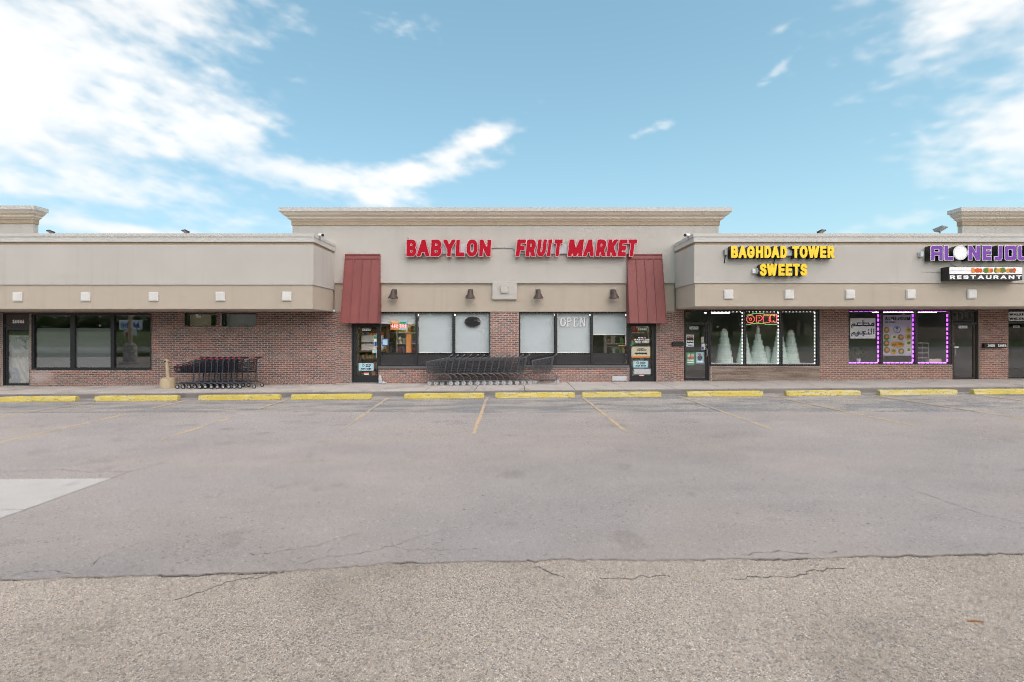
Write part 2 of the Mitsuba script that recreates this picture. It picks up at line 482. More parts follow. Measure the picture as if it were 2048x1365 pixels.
# ---- ground -------------------------------------------------------
def jag(pts, amp, step, seed):
    r = np.random.default_rng(seed)
    ln = LineString(pts)
    n = max(2, int(ln.length / step))
    q = np.array([ln.interpolate(t, normalized=True).coords[0] for t in np.linspace(0, 1, n + 1)])
    j = np.cumsum(r.normal(0, amp * 0.6, q.shape), 0)
    j -= np.linspace(0, 1, n + 1)[:, None] * j[-1]
    q[1:-1] += (j + r.normal(0, amp, q.shape))[1:-1] * [0.6, 1.0]
    return q


def crack(pts, w, seed, amp=0.012):
    q = jag(pts, amp, 0.055, seed)
    r = np.random.default_rng(seed + 1)
    return unary_union([LineString(q[i:i + 2]).buffer(w * r.uniform(0.35, 1.2) / 2, cap_style=1, quad_segs=2) for i in range(len(q) - 1)])


seam = [(-60, 3.0), (-12, 3.55), (-4.035, 3.93), (-3.592, 3.964), (-2.911, 4.011), (-1.89, 4.063), (-1.378, 4.116), (-0.939, 4.181), (0, 4.184), (0.743, 4.209),
        (1.595, 4.232), (2.525, 4.225), (2.879, 4.248), (3.321, 4.27), (4.394, 4.28), (14, 4.5), (60, 5.2)]
edge = np.vstack([[seam[0]], jag(seam[1:-1], 0.008, 0.05, 5), [seam[-1]]])
pad = Polygon([(-14, 6.56), (-5.311, 6.606), (-5.327, 5.189), (-5.45, 3.0), (-14, 2.4)])
padq = Polygon([(-14, 6.56), (-5.311, 6.606), (-5.327, 5.189), (-5.40, 4.15), (-14, 3.75)])
cracks = [crack(*c) for c in [
    ([(-7.6, 6.9), (-7.147, 6.962), (-6.406, 7.068), (-5.79, 6.926), (-5.319, 6.962)], 0.016, 1), ([(-5.33, 6.629), (-5.319, 6.962), (-5.177, 7.44)], 0.022, 2),
    ([(-2.273, 4.327), (-2.029, 4.362), (-1.737, 4.512), (-1.45, 4.75)], 0.010, 3),
    ([(-1.778, 4.11), (-1.621, 4.211), (-1.299, 4.262), (-1.066, 4.447), (-0.896, 4.605), (-0.732, 4.74)], 0.013, 4),
    ([(-1.066, 4.447), (-0.85, 4.372), (-0.545, 4.387), (-0.303, 4.382)], 0.010, 5), ([(-3.971, 3.96), (-3.883, 4.018), (-3.723, 4.041), (-3.526, 3.985)], 0.013, 6),
    ([(-3.459, 4.12), (-3.528, 4.271), (-3.406, 4.629)], 0.008, 7), ([(4.741, 6.017), (4.801, 5.467), (4.853, 5.064), (4.992, 4.862), (5.6, 4.3)], 0.010, 8),
    ([(-3.437, 7.39), (-2.428, 7.475)], 0.012, 9), ([(1.95, 4.235), (2.30, 4.27), (2.52, 4.243)], 0.022, 10), ([(2.62, 4.25), (2.78, 4.28)], 0.02, 11)]]
lot = Polygon(list(map(tuple, edge)) + [(60, 11.30), (11.665, 11.364), (4.414, 11.709), (0, 11.70), (-3.983, 12.1), (-12, 12.3), (-60, 12.6)])
lot = lot.difference(padq.buffer(0.012)).difference(unary_union(cracks))
strip = Polygon([(60, 11.31), (11.665, 11.374), (4.414, 11.719), (0, 11.71), (-3.983, 12.11), (-12, 12.31), (-60, 12.61), (-60, KERB + 0.1), (60, KERB + 0.1)])
sc = [crack(*c) for c in [([(-5.2, 12.2), (-6.4, 12.72), (-6.46, 14.0)], 0.02, 31), ([(5.0, 12.5), (6.2, 12.9), (7.6, 12.4), (9.0, 12.9)], 0.03, 32), ([(10.1, 14.4), (10.35, 13.2), (11.9, 12.2)], 0.03, 33),
                          ([(6.0, 14.2), (7.2, 13.2), (7.9, 12.0)], 0.03, 34), ([(2.6, 13.6), (4.4, 13.1), (5.4, 13.7)], 0.02, 35), ([(12.2, 13.4), (13.4, 12.7), (15, 12.9)], 0.03, 36)]]
strip = strip.difference(unary_union(sc))
thk = 0.013
base = trimesh.creation.box(extents=[1600, 1600, 0.2])
base.apply_translation([0, 500, -0.127])
tag(put('ground', ext_xy(sbox(-600, -12, 600, 900), -0.90, -0.60), 'road_grey'), 'bare ground that carries the lot and the buildings', kind='structure')
tag(put('coarse_pavement', sloped(ext_xy(sbox(-60, -9, 60, 12.7), -0.10, -thk)), 'coarse_asphalt'), 'weathered pavement of bare coarse aggregate nearest the viewer', kind='structure')
tag(put('parking_lot', sloped(ext_xy(lot, -thk - 0.012, 0.0)), 'asphalt'), 'smooth grey asphalt lot with hairline cracks', kind='structure')
put('crack_filling', sloped(ext_xy(unary_union(cracks).buffer(0.01), -0.020, -0.013)), 'crack_fill', 'parking_lot')
put('worn_strip', sloped(ext_xy(strip, -thk - 0.012, -0.006)), 'worn_asphalt', 'parking_lot', label='older ravelled asphalt along the kerb')
put('crack_filling', sloped(ext_xy(unary_union(sc).buffer(0.01), -0.026, -0.017)), 'crack_fill', 'parking_lot')
pc = [crack(*c) for c in [([(0.179, 4.055), (0.302, 3.96), (0.412, 3.877)], 0.007, 41, .02), ([(0.682, 3.865), (0.954, 3.869), (1.232, 3.888)], 0.005, 42, .02),
                          ([(1.683, 3.85), (1.909, 3.838), (2.151, 3.858), (2.352, 3.936), (2.669, 3.998)], 0.006, 43, .02), ([(-2.431, 3.597), (-2.271, 3.75), (-2.212, 3.878), (-1.927, 3.971)], 0.004, 44, .02)]]
put('crack_filling', sloped(ext_xy(unary_union(pc), -thk - 0.004, -thk + 0.003)), 'crack_fill', 'coarse_pavement')
put('broken_edge', sloped(ext_xy(LineString(edge[2:-2]).buffer(.003, cap_style=2), -thk - .01, -.0015)), 'tar_edge', 'parking_lot', label='dark broken edge of the asphalt')
r_ = np.random.default_rng(77)
gr_, off = [], 0.006
for i in range(2, len(edge) - 3):
    if -6 < edge[i][0] < 7:
        off = min(.016, max(-.006, off + r_.normal(0, .005)))
        if off > .003 and meshkit.noise(np.array([[edge[i][0] * 2.3, 1.0, 2.0]]))[0] > .55:
            gr_.append(LineString([edge[i] - [0, off * .6], edge[i + 1] - [0, off * .6]]).buffer(off * .7, quad_segs=2))
put('edge_dark_strip', sloped(ext_xy(unary_union(gr_), -thk - .004, -thk + .003)), 'crack_fill', 'coarse_pavement')  # thin dark strip laid on the pavement along the lot edge
vs_, fs_, at_ = [], [], 0
ico = trimesh.creation.icosphere(subdivisions=0)
ex_ = np.array(edge)
for _ in range(1500):
    near_ = r_.random() < .8
    x_ = float(r_.uniform(-5.5, 6.5))
    y_ = float(np.interp(x_, ex_[:, 0], ex_[:, 1])) - (.004 + float(r_.exponential(.035)) if near_ else float(r_.uniform(.1, 1.4)))
    s_ = float(r_.uniform(.0025, .0065))
    v_ = ico.vertices * r_.uniform(.6, 1.2, 3) * s_ + [x_, y_, SLOPE * x_ - thk + s_ * .4]
    vs_.append(v_)
    fs_.append(ico.faces + at_)
    at_ += len(v_)
put('loose_gravel', trimesh.Trimesh(np.vstack(vs_), np.vstack(fs_), process=False), 'gravel_stone', 'coarse_pavement', kind='stuff')
for k, (a, b, c_, d) in enumerate([((-14, 6.56), (-5.311, 6.606), (-5.325, 5.447), (-14, 5.40)), ((-14, 5.39), (-5.326, 5.437), (-5.40, 4.15), (-14, 3.75))]):
    if k == 0:
        tag(put('concrete_pad', sloped(ext_xy(Polygon([a, b, c_, d]), -0.1, 0.006)), 'pad_concrete'), 'pale concrete pad set into the asphalt at the left', kind='structure')
    else:
        put('slab', sloped(ext_xy(Polygon([a, b, c_, d]), -0.1, 0.004)), 'pad_concrete', 'concrete_pad')

# painted stall lines
LINES = [(-11.93, 14.2, 11.3), (-9.41, 14.35, 12.85), (-9.29, 11.95, 8.4), (-6.53, 14.4, 12.7), (-6.405, 11.25, 9.04), (-3.64, 14.57, 9.75), (-0.72, 14.6, 9.41), (2.04, 14.46, 9.49), (4.86, 14.52, 9.62),
         (7.50, 14.3, 9.81), (10.40, 14.5, 10.4), (13.3, 14.5, 10.0)]
TILT = [-0.05, 0.06, 0.05, 0.05, 0.02, 0.06, 0.0, 0.025, 0.026, 0.095, 0.09, 0.09]
for (x, y1, y0), tl in zip(LINES, TILT):
    q = jag([(x, y1), (x + tl * (y1 - y0), y0)], 0.006, 0.2, int(abs(x * 37)) + int(y1))
    put('stall_line', sloped(ext_xy(LineString(q).buffer(0.038, cap_style=2), -0.004, 0.0045)), 'line_paint', 'parking_lot')

# pavement slabs and kerb stones
JX = -2.686
tag(put('sidewalk', sloped(ext_xy(sbox(-38, KERB + 0.16, 38, WALL + 0.3), -0.2, 0.116)), 'crack_fill'), 'concrete pavement along the shop fronts, laid in wide slabs', kind='structure')
for k in range(-22, 26):
    x0, x1 = JX + 1.54 * k + 0.010, JX + 1.54 * (k + 1) - 0.010
    dz = float(rng.normal(0, 0.002))
    put('slab', sloped(rbx(x0, x1, KERB + 0.165, WALL + 0.02, 0.0, 0.133 + dz, 0.007)), 'sidewalk_concrete', 'sidewalk')
tag(put('kerb', sloped(bx(-38, 38, KERB + 0.03, KERB + 0.17, -0.2, 0.10)), 'crack_fill'), 'weathered concrete kerb in front of the pavement', kind='structure')
for k in range(-11, 13):
    x0, x1 = JX + 3.08 * k + 0.006, JX + 3.08 * (k + 1) - 0.006
    put('kerb_stone', sloped(rbx(x0, x1, KERB + float(rng.normal(0, 0.004)), KERB + 0.158, -0.2, 0.131, 0.018)), 'kerb_concrete', 'kerb')

# ---- across the street, behind the viewer (seen mirrored in the shop windows)
tag(put('verge', ext_xy(Polygon([(-90, -10), (90, -9), (90, -15), (-90, -15)]), -0.4, 0.05), 'grass_green'), 'grass verge between the lot and the street', kind='structure')
tag(put('street', ext_xy(sbox(-90, -27, 90, -15), -0.4, -0.02), 'road_grey'), 'two lane street beyond the lot', kind='structure')
gv = [[x, y, z] for y, z in ((-27, 0.1), (-31, 0.5), (-38, 1.3), (-60, 2.0), (-200, 3.0)) for x in np.linspace(-160, 160, 9)]
gf = [[r * 9 + c, (r + 1) * 9 + c, (r + 1) * 9 + c + 1] for r in range(4) for c in range(8)] + [[r * 9 + c, (r + 1) * 9 + c + 1, r * 9 + c + 1] for r in range(4) for c in range(8)]
tag(put('grass_bank', trimesh.Trimesh(gv, gf), 'grass_green'), 'grassy bank across the street', kind='structure')


def crown_mesh(seed, n=3200, r=3.0, h=5.5, leaf=0.34):
    g = np.random.default_rng(seed)
    cl = np.column_stack([g.normal(0, r * 0.45, 26), g.normal(0, r * 0.45, 26), g.uniform(2.2, 2.2 + h, 26)])
    c = cl[g.integers(0, 26, n)] + g.normal(0, 0.55, (n, 3))
    a = g.normal(size=(n, 3))
    a /= np.linalg.norm(a, axis=1, keepdims=True)
    b = np.cross(a, g.normal(size=(n, 3)))
    b /= np.linalg.norm(b, axis=1, keepdims=True)
    v = np.stack([c - a * leaf, c + b * leaf * 0.5, c + a * leaf, c - b * leaf * 0.5], 1).reshape(-1, 3)
    i = np.arange(n)[:, None] * 4
    return trimesh.Trimesh(v, np.vstack([i + [0, 1, 2], i + [0, 2, 3]]), process=False)


CROWN = [mikit.ply(crown_mesh(s), 'tree_leaf') for s in (1, 2, 3)]
TRUNK = mikit.ply(tube([(0, 0, -0.5), (0.05, 0, 1.5), (-0.05, 0.1, 3.2), (0.1, 0, 5.0)], [0.24, 0.19, 0.14, 0.05], 7), 'bark')
for k, (x, y, s) in enumerate([(-42, -44, 1.3), (-30, -40, 1.1), (-22, -46, 1.4), (-9, -41, 1.1), (3, -46, 1.3), (17, -42, 1.2), (27, -36, 1.0), (33, -40, 1.35), (41, -37, 1.2), (46, -44, 1.5), (53, -40, 1.2),
                               (60, -46, 1.5), (66, -41, 1.3), (73, -45, 1.5), (80, -42, 1.3), (-52, -58, 1.3)]):
    t = thing('tree', 'leafy tree across the road, seen only as a reflection in the shop glass', 'tree', 'trees mirrored in the shop windows')
    tw = T().translate([x, y, 1.2]).rotate([0, 0, 1], 77 * k).scale(s)
    put('trunk', TRUNK, None, t, tw=tw)
    put('crown', CROWN[k % 3], None, t, tw=tw)
for k, (x, y, w) in enumerate([(30, -58, 15), (58, -60, 17)]):
    t = thing('house', ['low house with a brown hipped roof, mirrored in the glass of the sweets shop', 'low house with a brown roof behind a board fence, mirrored in the restaurant glass'][k], 'house')
    put('wall', bx(x - w / 2, x + w / 2, y - 8, y, 1.0, 4.6), 'house_wall', t)
    put('roof', trimesh.convex.convex_hull(np.array([[x - w / 2 - .5, y - 8.5, 4.6], [x + w / 2 + .5, y - 8.5, 4.6], [x - w / 2 - .5, y + .5, 4.6], [x + w / 2 + .5, y + .5, 4.6], [x - w / 4, y - 4, 7.4], [x + w / 4, y - 4, 7.4]])), 'roof_brown', t)
    for q in range(3):
        put('window', bx(x - w * .35 + q * w * .3, x - w * .35 + q * w * .3 + 1.4, y, y + 0.06, 2.3, 3.7), 'dark_frame', t)
t = thing('board_fence', 'brown board fence on the bank, mirrored in the restaurant window', 'fence')
BOARD = mikit.ply(rbx(-0.14, 0.14, -0.02, 0.02, 0, 1.75, 0.01), 'fence_wood')
for k in range(90):
    put('board', BOARD, None, t, tw=T().translate([50 + 0.3 * k, -34, 0.85 + 0.05 * math.sin(k * 1.7)]))
put('rail', bx(50, 77, -34.1, -34.03, 1.3, 1.4), 'fence_wood', t)
g = np.random.default_rng(8)
nw = 16000
c = np.column_stack([g.uniform(-170, 170, nw), g.normal(-76, 4, nw), 1.5 + np.abs(g.normal(0, 4.2, nw))])
c[:, 2] *= 0.75 + 0.5 * meshkit.noise(np.column_stack([c[:, 0] / 7, c[:, 0] * 0, c[:, 0] * 0 + 3]))
a_ = g.normal(size=(nw, 3)) * .55
b_ = np.cross(a_, g.normal(size=(nw, 3)))
b_ *= .55 / np.linalg.norm(b_, axis=1, keepdims=True)
v_ = np.stack([c - a_, c + b_, c + a_, c - b_], 1).reshape(-1, 3)
i_ = np.arange(nw)[:, None] * 4
tag(put('wood', trimesh.Trimesh(v_, np.vstack([i_ + [0, 1, 2], i_ + [0, 2, 3]]), process=False), 'tree_leaf'), 'far wood behind the houses across the road, mirrored in the glass', 'wood', kind='stuff')
t = thing('light_pole', 'tan lamp post on a flared pale concrete footing, mirrored in the vacant shop window', 'light pole')
put('footing', lathe([(0, 0), (.62, 0), (.62, .07), (.42, .12), (.36, .9), (.38, 1.0), (.32, 1.05), (.34, 1.25), (.22, 1.35), (0, 1.36)], 20), 'pad_concrete', t, smooth=30, tw=T().translate([-25.6, 1.75, gz(-25.6)]))
put('pole', tube([(-25.6, 1.75, 1.1), (-25.6, 1.75, 9)], [.13, .09], 12), 'tan_plastic', t, smooth=True)
t = thing('fuel_sign', 'white petrol station sign with blue lettering, mirrored in the vacant shop window', 'sign')
SX, SY = -57.6, -40.0
put('panel', rbx(SX - 1.75, SX + 1.75, SY - .3, SY, 2.2, 3.75, .12), 'sign_white', t)
put('price_board', rbx(SX - 0.9, SX + 0.9, SY - .25, SY - .02, 0.9, 2.15, .05), 'sign_white', t)


def flip_y(m, y):                                # lettering that faces +y
    m.apply_transform(np.diag([-1, -1, 1, 1.0]))
    return m


put('lettering', flip_y(ext_xz(text('Mobil', -SX - 1.35, -SX + 1.35, 2.6, 3.35, .03), -SY - 0.03, -SY), SY), 'ink_blue', t)
put('price_panel', bx(SX - 0.7, SX + 0.1, SY - .02, SY + .01, 1.15, 1.95), 'paper_red', t)
put('post', bx(SX - .15, SX + .15, SY - .25, SY - .05, 0.6, 2.2), 'steel_grey', t)

# ================================================================== BUILDINGS
CREAM, TAN = WALL - 0.12, WALL - 0.035        # faces of the stucco on the centre block

# openings of the brick wall, in units of the elevation drawing
OPEN_L = [(3, 626, 59, 775), (60, 626, 303, 741), (366, 626, 433, 654), (441, 626, 512, 654)]
OPEN_C = [(702, 640, 757, 769), (757, 624, 981, 737), (1038, 624, 1259, 736), (1259, 640, 1313, 766)]
OPEN_R = [(1368, 620, 1420, 764), (1420, 620, 1641, 733), (1697, 620, 1905, 730), (1905, 620, 1959, 764), (2017, 618, 2072, 764)]
XL, XR = ex(671), ex(1347)


def openings(lst):
    return unary_union([er(*o) for o in lst])


REDS = [(0.230, 0.108, 0.090), (0.200, 0.100, 0.086), (0.258, 0.130, 0.106), (0.185, 0.100, 0.088), (0.140, 0.098, 0.095), (0.125, 0.096, 0.096), (0.180, 0.115, 0.105), (0.245, 0.140, 0.120)]
PALE = [(0.300, 0.150, 0.110), (0.270, 0.120, 0.090), (0.235, 0.100, 0.078), (0.330, 0.180, 0.140), (0.180, 0.105, 0.090), (0.280, 0.140, 0.115), (0.215, 0.125, 0.105)]
BL, BH, CL, CH = 0.1925, 0.051, 0.209, 0.0675


def brick_mesh(x0, x1, z0, z1, y):
    m = bx(x0, x1, y, y + 0.03, z0, z1)
    return m.vertices, m.faces


BRICKS = {}


def brick_dict(col, ln):
    k = (col, round(ln, 3))
    if k not in BRICKS:
        m = rbx(0, ln, 0, 0.03, 0, BH, 0.004)
        BRICKS[k] = mikit.ply(m, 'brick', color=np.tile(np.array(col), (len(m.vertices), 1)))
    return BRICKS[k]


def brickwork(holder, area, floor, palette, seed, near, most=296, smear=None):
    """Running-bond bricks in the given area; the first ones nearest to `near` are parts, the rest one part of its own."""
    r = np.random.default_rng(seed)
    x0, z0, x1, z1 = area.bounds
    prep = shapely.prepared.prep(area)
    full, cut = [], []
    row = 0
    z = floor
    while z < z1:
        x = math.floor(x0 / CL) * CL - CL + (CL / 2 if row % 2 else 0)
        while x < x1:
            b = sbox(x, z, x + BL, z + BH)
            if prep.intersects(b):
                c = np.array(palette[int(r.choice(len(palette)))]) * r.uniform(0.85, 1.15)
                if smear:
                    c = smear(x, z, c, r)
                yy = WALL + float(r.normal(0, 0.0012))
                if prep.contains(b):
                    full.append((x, z, yy, c))
                else:
                    q = area.intersection(b)
                    for g in polys(q):
                        a_, b_, c_, d_ = g.bounds
                        if c_ - a_ > 0.02 and d_ - b_ > 0.015:
                            cut.append((a_, c_, b_, d_, yy, c))
            x += CL
        z += CH
        row += 1
    full.sort(key=lambda q: abs(q[0] - near[0]) + 2.2 * abs(q[1] - near[1]))
    for (x, z, yy, c) in full[:most]:
        j = int(np.argmin([np.abs(np.array(p) - c).sum() for p in palette]))
        put('brick', brick_dict(palette[j], BL), None, holder, tw=T().translate([x, yy, z]))
    vs, fs, cs, at = [], [], [], 0
    for (a_, c_, b_, d_, yy, c) in [(x, x + BL, z, z + BH, yy, c) for x, z, yy, c in full[most:]] + cut:
        v, f = brick_mesh(a_, c_, b_, d_, yy)
        vs.append(v)
        fs.append(f + at)
        cs.append(np.tile(c, (len(v), 1)))
        at += len(v)
    if vs:
        put('brickwork', trimesh.Trimesh(np.vstack(vs), np.vstack(fs), process=False), 'brick', holder, kind='stuff', color=np.vstack(cs))


def glaze(bld, win, x0, x1, z0, z1, mull, fw, mat='dark_frame', y=None, sill=0.0):
    """Frame with mullions, one pane to each light."""
    y = WALL + 0.05 if y is None else y
    k = put(win, cat([bx(x0, x1, y, y + 0.11, z1 - fw, z1), bx(x0, x1, y, y + 0.11, z0, z0 + fw), bx(x0, x0 + fw, y + .001, y + .109, z0 + fw, z1 - fw), bx(x1 - fw, x1, y + .001, y + .109, z0 + fw, z1 - fw)]), mat, bld)
    xs = [x0 + fw]
    for (a, b) in mull:
        put('mullion', bx(a, b, y - 0.004, y + 0.112, z0 + fw, z1 - fw), mat, k)
        xs += [a, b]
    xs.append(x1 - fw)
    for a, b in zip(xs[::2], xs[1::2]):
        p = trimesh.Trimesh([[a, y + .05, z0 + fw], [b, y + .05, z0 + fw], [b, y + .05, z1 - fw], [a, y + .05, z1 - fw]], [[0, 1, 2], [0, 2, 3]], process=False)
        put('pane', p, 'window_glass' if bld == 'market_building' else 'coated_glass', k)
    if sill:
        put('sill', rbx(x0 - 0.02, x1 + 0.0, WALL - 0.05, WALL + 0.09, z0 - sill, z0 - 0.002, 0.006), 'sill_metal', k)
    return k


def door(bld, u0, v0, u1, v1, glass, mat, transom=None, kick=True, handle='right', panel=None):
    """Storefront door in a frame: leaf with rails, pane, pull handle, transom above."""
    x0, x1, z0, z1 = ex(u0), ex(u1), ez(v1), ez(v0)
    y = WALL + 0.05
    g0, h1, g1, h0 = ex(glass[0]), ez(glass[1]), ex(glass[2]), ez(glass[3])
    fw = 0.055
    zt = ez(transom[1]) if transom else z1 - fw
    fr = [bx(x0, x0 + fw, y, y + 0.11, z0, z1), bx(x1 - fw, x1, y, y + 0.11, z0, z1), bx(x0 + fw, x1 - fw, y + .001, y + .109, z1 - fw, z1)]
    if transom:
        fr.append(bx(x0 + fw, x1 - fw, y + .001, y + .109, zt - 0.06, zt))
    k = put('door', cat(fr), mat, bld)
    top = zt - 0.065 if transom else z1 - fw - 0.004
    l0, l1 = x0 + fw + 0.004, x1 - fw - 0.004
    put('leaf', cat([bx(l0, g0, y + .03, y + .08, z0 + 0.01, top), bx(g1, l1, y + .03, y + .08, z0 + 0.01, top), bx(g0, g1, y + .031, y + .079, h1, top), bx(g0, g1, y + .031, y + .079, z0 + 0.01, h0)]), mat, k)
    p = trimesh.Trimesh([[g0, y + .055, h0], [g1, y + .055, h0], [g1, y + .055, h1], [g0, y + .055, h1]], [[0, 1, 2], [0, 2, 3]], process=False)
    put('pane', p, 'window_glass' if bld == 'market_building' else 'coated_glass', k)
    if kick:
        put('kick_plate', rbx(g0 - 0.03, g1 + 0.03, y + .022, y + .03, z0 + 0.03, h0 - 0.01, 0.003), mat, k)
    hx = (g1 + l1) / 2 if handle == 'right' else (g0 + l0) / 2
    hz = z0 + 1.02
    put('handle', tube([(hx, y + .03, hz - .14), (hx, y - .03, hz - .12), (hx, y - .035, hz), (hx, y - .03, hz + .12), (hx, y + .03, hz + .14)], 0.011, 8), 'wheel_grey', k, smooth=True)
    put('lock', tube([(hx, y + .03, hz + .27), (hx, y + .012, hz + .27)], 0.02, 10), 'wheel_grey', k)
    put('threshold', bx(x0, x1, y - .03, y + .12, z0 - .03, z0 + .006), 'wheel_grey', k)
    if transom:
        if panel:
            put('transom_panel', rbx(x0 + fw, x1 - fw, y + .03, y + .06, zt, z1 - fw, .004), panel, k)
        else:
            q = trimesh.Trimesh([[x0 + fw, y + .05, zt], [x1 - fw, y + .05, zt], [x1 - fw, y + .05, z1 - fw], [x0 + fw, y + .05, z1 - fw]], [[0, 1, 2], [0, 2, 3]], process=False)
            put('transom', q, 'window_glass' if bld == 'market_building' else 'coated_glass', k)
    return k


def room(bld, x0, x1, zf, zc, depth, mat, floor='room_floor'):
    yb = WALL + depth
    put('interior_wall', cat([bx(x0, x1, yb, yb + .1, zf, zc), bx(x0 - .05, x0, WALL + .3, yb, zf, zc), bx(x1, x1 + .05, WALL + .3, yb, zf, zc)]), mat, bld)
    put('ceiling', bx(x0 - .05, x1 + .05, WALL + .25, yb + .1, zc, zc + .08), mat, bld)
    put('shop_floor', bx(x0 - .05, x1 + .05, WALL + .02, yb + .1, zf - .08, zf), floor, bld)


def cornice(bld, x0, x1, zs, yb=WALL + 0.06):
    """Stepped cornice that returns at both ends; zs: (projection, height) from bottom to top."""
    prof = [(-.02, zs[0][1])] + zs + [(-.02, zs[-1][1])]
    v, f = [], []
    for o, z in prof:
        v += [(x0 - o, yb, z), (x0 - o, CREAM - o, z), (x1 + o, CREAM - o, z), (x1 + o, yb, z)]
    n = len(prof)
    for i in range(n - 1):
        for j in range(3):
            a = i * 4 + j
            f += [[a, a + 1, a + 5], [a, a + 5, a + 4]]
    for j in (0, 3):
        idx = [i * 4 + j for i in range(n)]
        for i in range(1, n - 1):
            f.append([idx[0], idx[i], idx[i + 1]] if j == 0 else [idx[0], idx[i + 1], idx[i]])
    m = trimesh.Trimesh(v, f, process=False)
    return put('cornice', m, 'cornice_stucco', bld)


CPROF = [(.04, 5.772), (.08, 5.825), (.135, 5.837), (.15, 5.888), (.24, 5.945), (.255, 5.965), (.31, 6.036)]


def crown_block(bld, x0, x1, zlow, dz=0.0):
    """Raised parapet: cream wall, tan band, cornice, metal coping."""
    put('upper_wall', ext_xz(sbox(x0, zlow, x1, 5.62 + dz), CREAM, WALL + .06), 'cream_stucco', bld)
    put('frieze', bx(x0 - .03, x1 + .03, CREAM - .03, WALL + .06, 5.622 + dz, 5.77 + dz), 'frieze_stucco', bld)
    cornice(bld, x0, x1, [(o, z + dz) for o, z in CPROF])
    put('coping', bx(x0 - .335, x1 + .335, CREAM - .335, WALL + .10, 6.037 + dz, 6.175 + dz), 'coping_metal', bld)


# ---- centre block: the market ---------------------------------------------------
mk = 'market_building'
_count[mk] = 1
tag(mk, 'tall middle shop block with cream stucco, stepped cornice and brick base', 'building')
CB0, CB1 = -7.648, 7.205
tan_top, tan_bot = ez(567.5), ez(624)
crown_block(mk, CB0, CB1, tan_top + .001)
put('drop_panel', rbx(ex(985), ex(1034), CREAM - .015, WALL - .03, ez(600), tan_top + .05, .008), 'cream_stucco', mk)
put('tan_band', ext_xz(sbox(XL - .02, tan_bot, XR + .02, tan_top), TAN, WALL + .2), 'tan_stucco', mk)
area = sbox(XL, -0.3, XR, tan_bot - .002)
opn = openings(OPEN_C)
wall = put('wall', ext_xz(area.difference(opn), WALL + .004, WALL + .25), 'mortar', mk)
# the canopies hide nothing below their hems; bricks start at the pavement
brickwork(wall, area.difference(opn.buffer(.004, join_style=2)).intersection(sbox(-50, pz(0) - .02, 50, 9)), 0.10, [tuple(np.array(c) * [1.12, 1.08, 1.06]) for c in REDS], 21, (0.0, 0.9))
put('parapet_back', bx(CB0 + .1, CB1 - .1, WALL + .061, WALL + .12, 2.7, 6.0), 'tan_stucco', mk)
w1 = glaze(mk, 'window', ex(757.5), ex(981), ez(733), ez(624.5), [(ex(830), ex(834.5)), (ex(904), ex(908.5))], .045, sill=.085)
w2 = glaze(mk, 'window', ex(1038), ex(1258), ez(731), ez(624.5), [(ex(1110), ex(1114.5)), (ex(1182), ex(1186.5))], .045, sill=.085)
d1 = door(mk, 702, 641, 757, 767, (711, 655, 752.5, 752), 'dark_frame')
d2 = door(mk, 1259, 641, 1313, 764.5, (1264, 653, 1305.5, 753), 'dark_frame', handle='left')
room(mk, XL + .1, XR - .1, pz(0), 2.62, 7.0, 'room_light')
put('roof_deck', bx(XL, XR, WALL + .12, WALL + 8, 2.8, 2.95), 'room_dark', mk)
put('vent_plate', rbx(ex(1224), ex(1253), WALL - .02, WALL + .01, ez(762), ez(753), .004), 'raceway', mk)

# ---- wings ----------------------------------------------------------------------


def wing(name, label, x0, x1, side, vt, vb, palette, opens, seed, near, dark):
    """Flat-roofed wing: brick wall set back under a deep boxed fascia that turns back to the centre block at `side`."""
    b = name
    _count[b] = 1
    tag(b, label, 'building')
    zb, zm, z1, z2, z3, z4 = fz(vb), fz(vt), fz(490.5), fz(484.8), fz(474.8), fz(468)
    e0, e1 = (x0, side) if side < 0 else (side, x1)
    for nm, za, zc, off, mat in (('tan_fascia', zb, zm, 0.0, 'tan_stucco'), ('cream_fascia', zm + .001, z1, -.035, 'cream_stucco'), ('frieze', z1 + .001, z2, 0.01, 'frieze_stucco'), ('band', z2 + .001, z3, -.055, 'coping_metal')):
        yf = FASCIA + off
        s = side + (.0 - off if side < 0 else off)
        a, c = (x0, s) if side < 0 else (s, x1)
        fr = bx(a, c, yf, FASCIA + .15, za, zc)
        rt = bx(s - .18, s, FASCIA + .15, CREAM - .002, za, zc) if side < 0 else bx(s, s + .18, FASCIA + .15, CREAM - .002, za, zc)
        put(nm, cat([fr, rt]), mat, b)
    s = side + .075 if side < 0 else side - .075
    a, c = (x0, s) if side < 0 else (s, x1)
    put('coping', cat([bx(a, c, FASCIA - .075, FASCIA + .22, z3 + .001, z4), bx(min(s, s + (-.3 if side < 0 else .3)), max(s, s + (-.3 if side < 0 else .3)), FASCIA + .22, CREAM - .002, z3 + .001, z4)]), 'coping_metal', b)
    put('soffit', bx(e0 + (.0 if side < 0 else .18), e1 - (.18 if side < 0 else 0), FASCIA + .15, WALL + .2, zb + .004, zb + .06), 'tan_stucco', b)
    put('roof_deck', bx(e0, e1, FASCIA + .1, WALL + 8, z3 - .35, z3 - .25), 'room_dark', b)
    bx0, bx1 = (x0, XL) if side < 0 else (XR, x1)
    area = sbox(bx0, -.3, bx1, zb + .004)
    opn = openings(opens)
    wl = put('wall', ext_xz(area.difference(opn), WALL + .004, WALL + .25), 'mortar', b)
    return b, wl, area, opn


lw, lwl, la, lo = wing('vacant_shop_building', 'left wing with a plain cream fascia over brick and dark empty shop windows', -36.0, -18.0, -6.22, 570.3, 618.3, REDS, OPEN_L, 31, (-10, 1), 0)
lb = la.difference(lo.buffer(.004, join_style=2)).intersection(sbox(-36, -1, 60, 9))


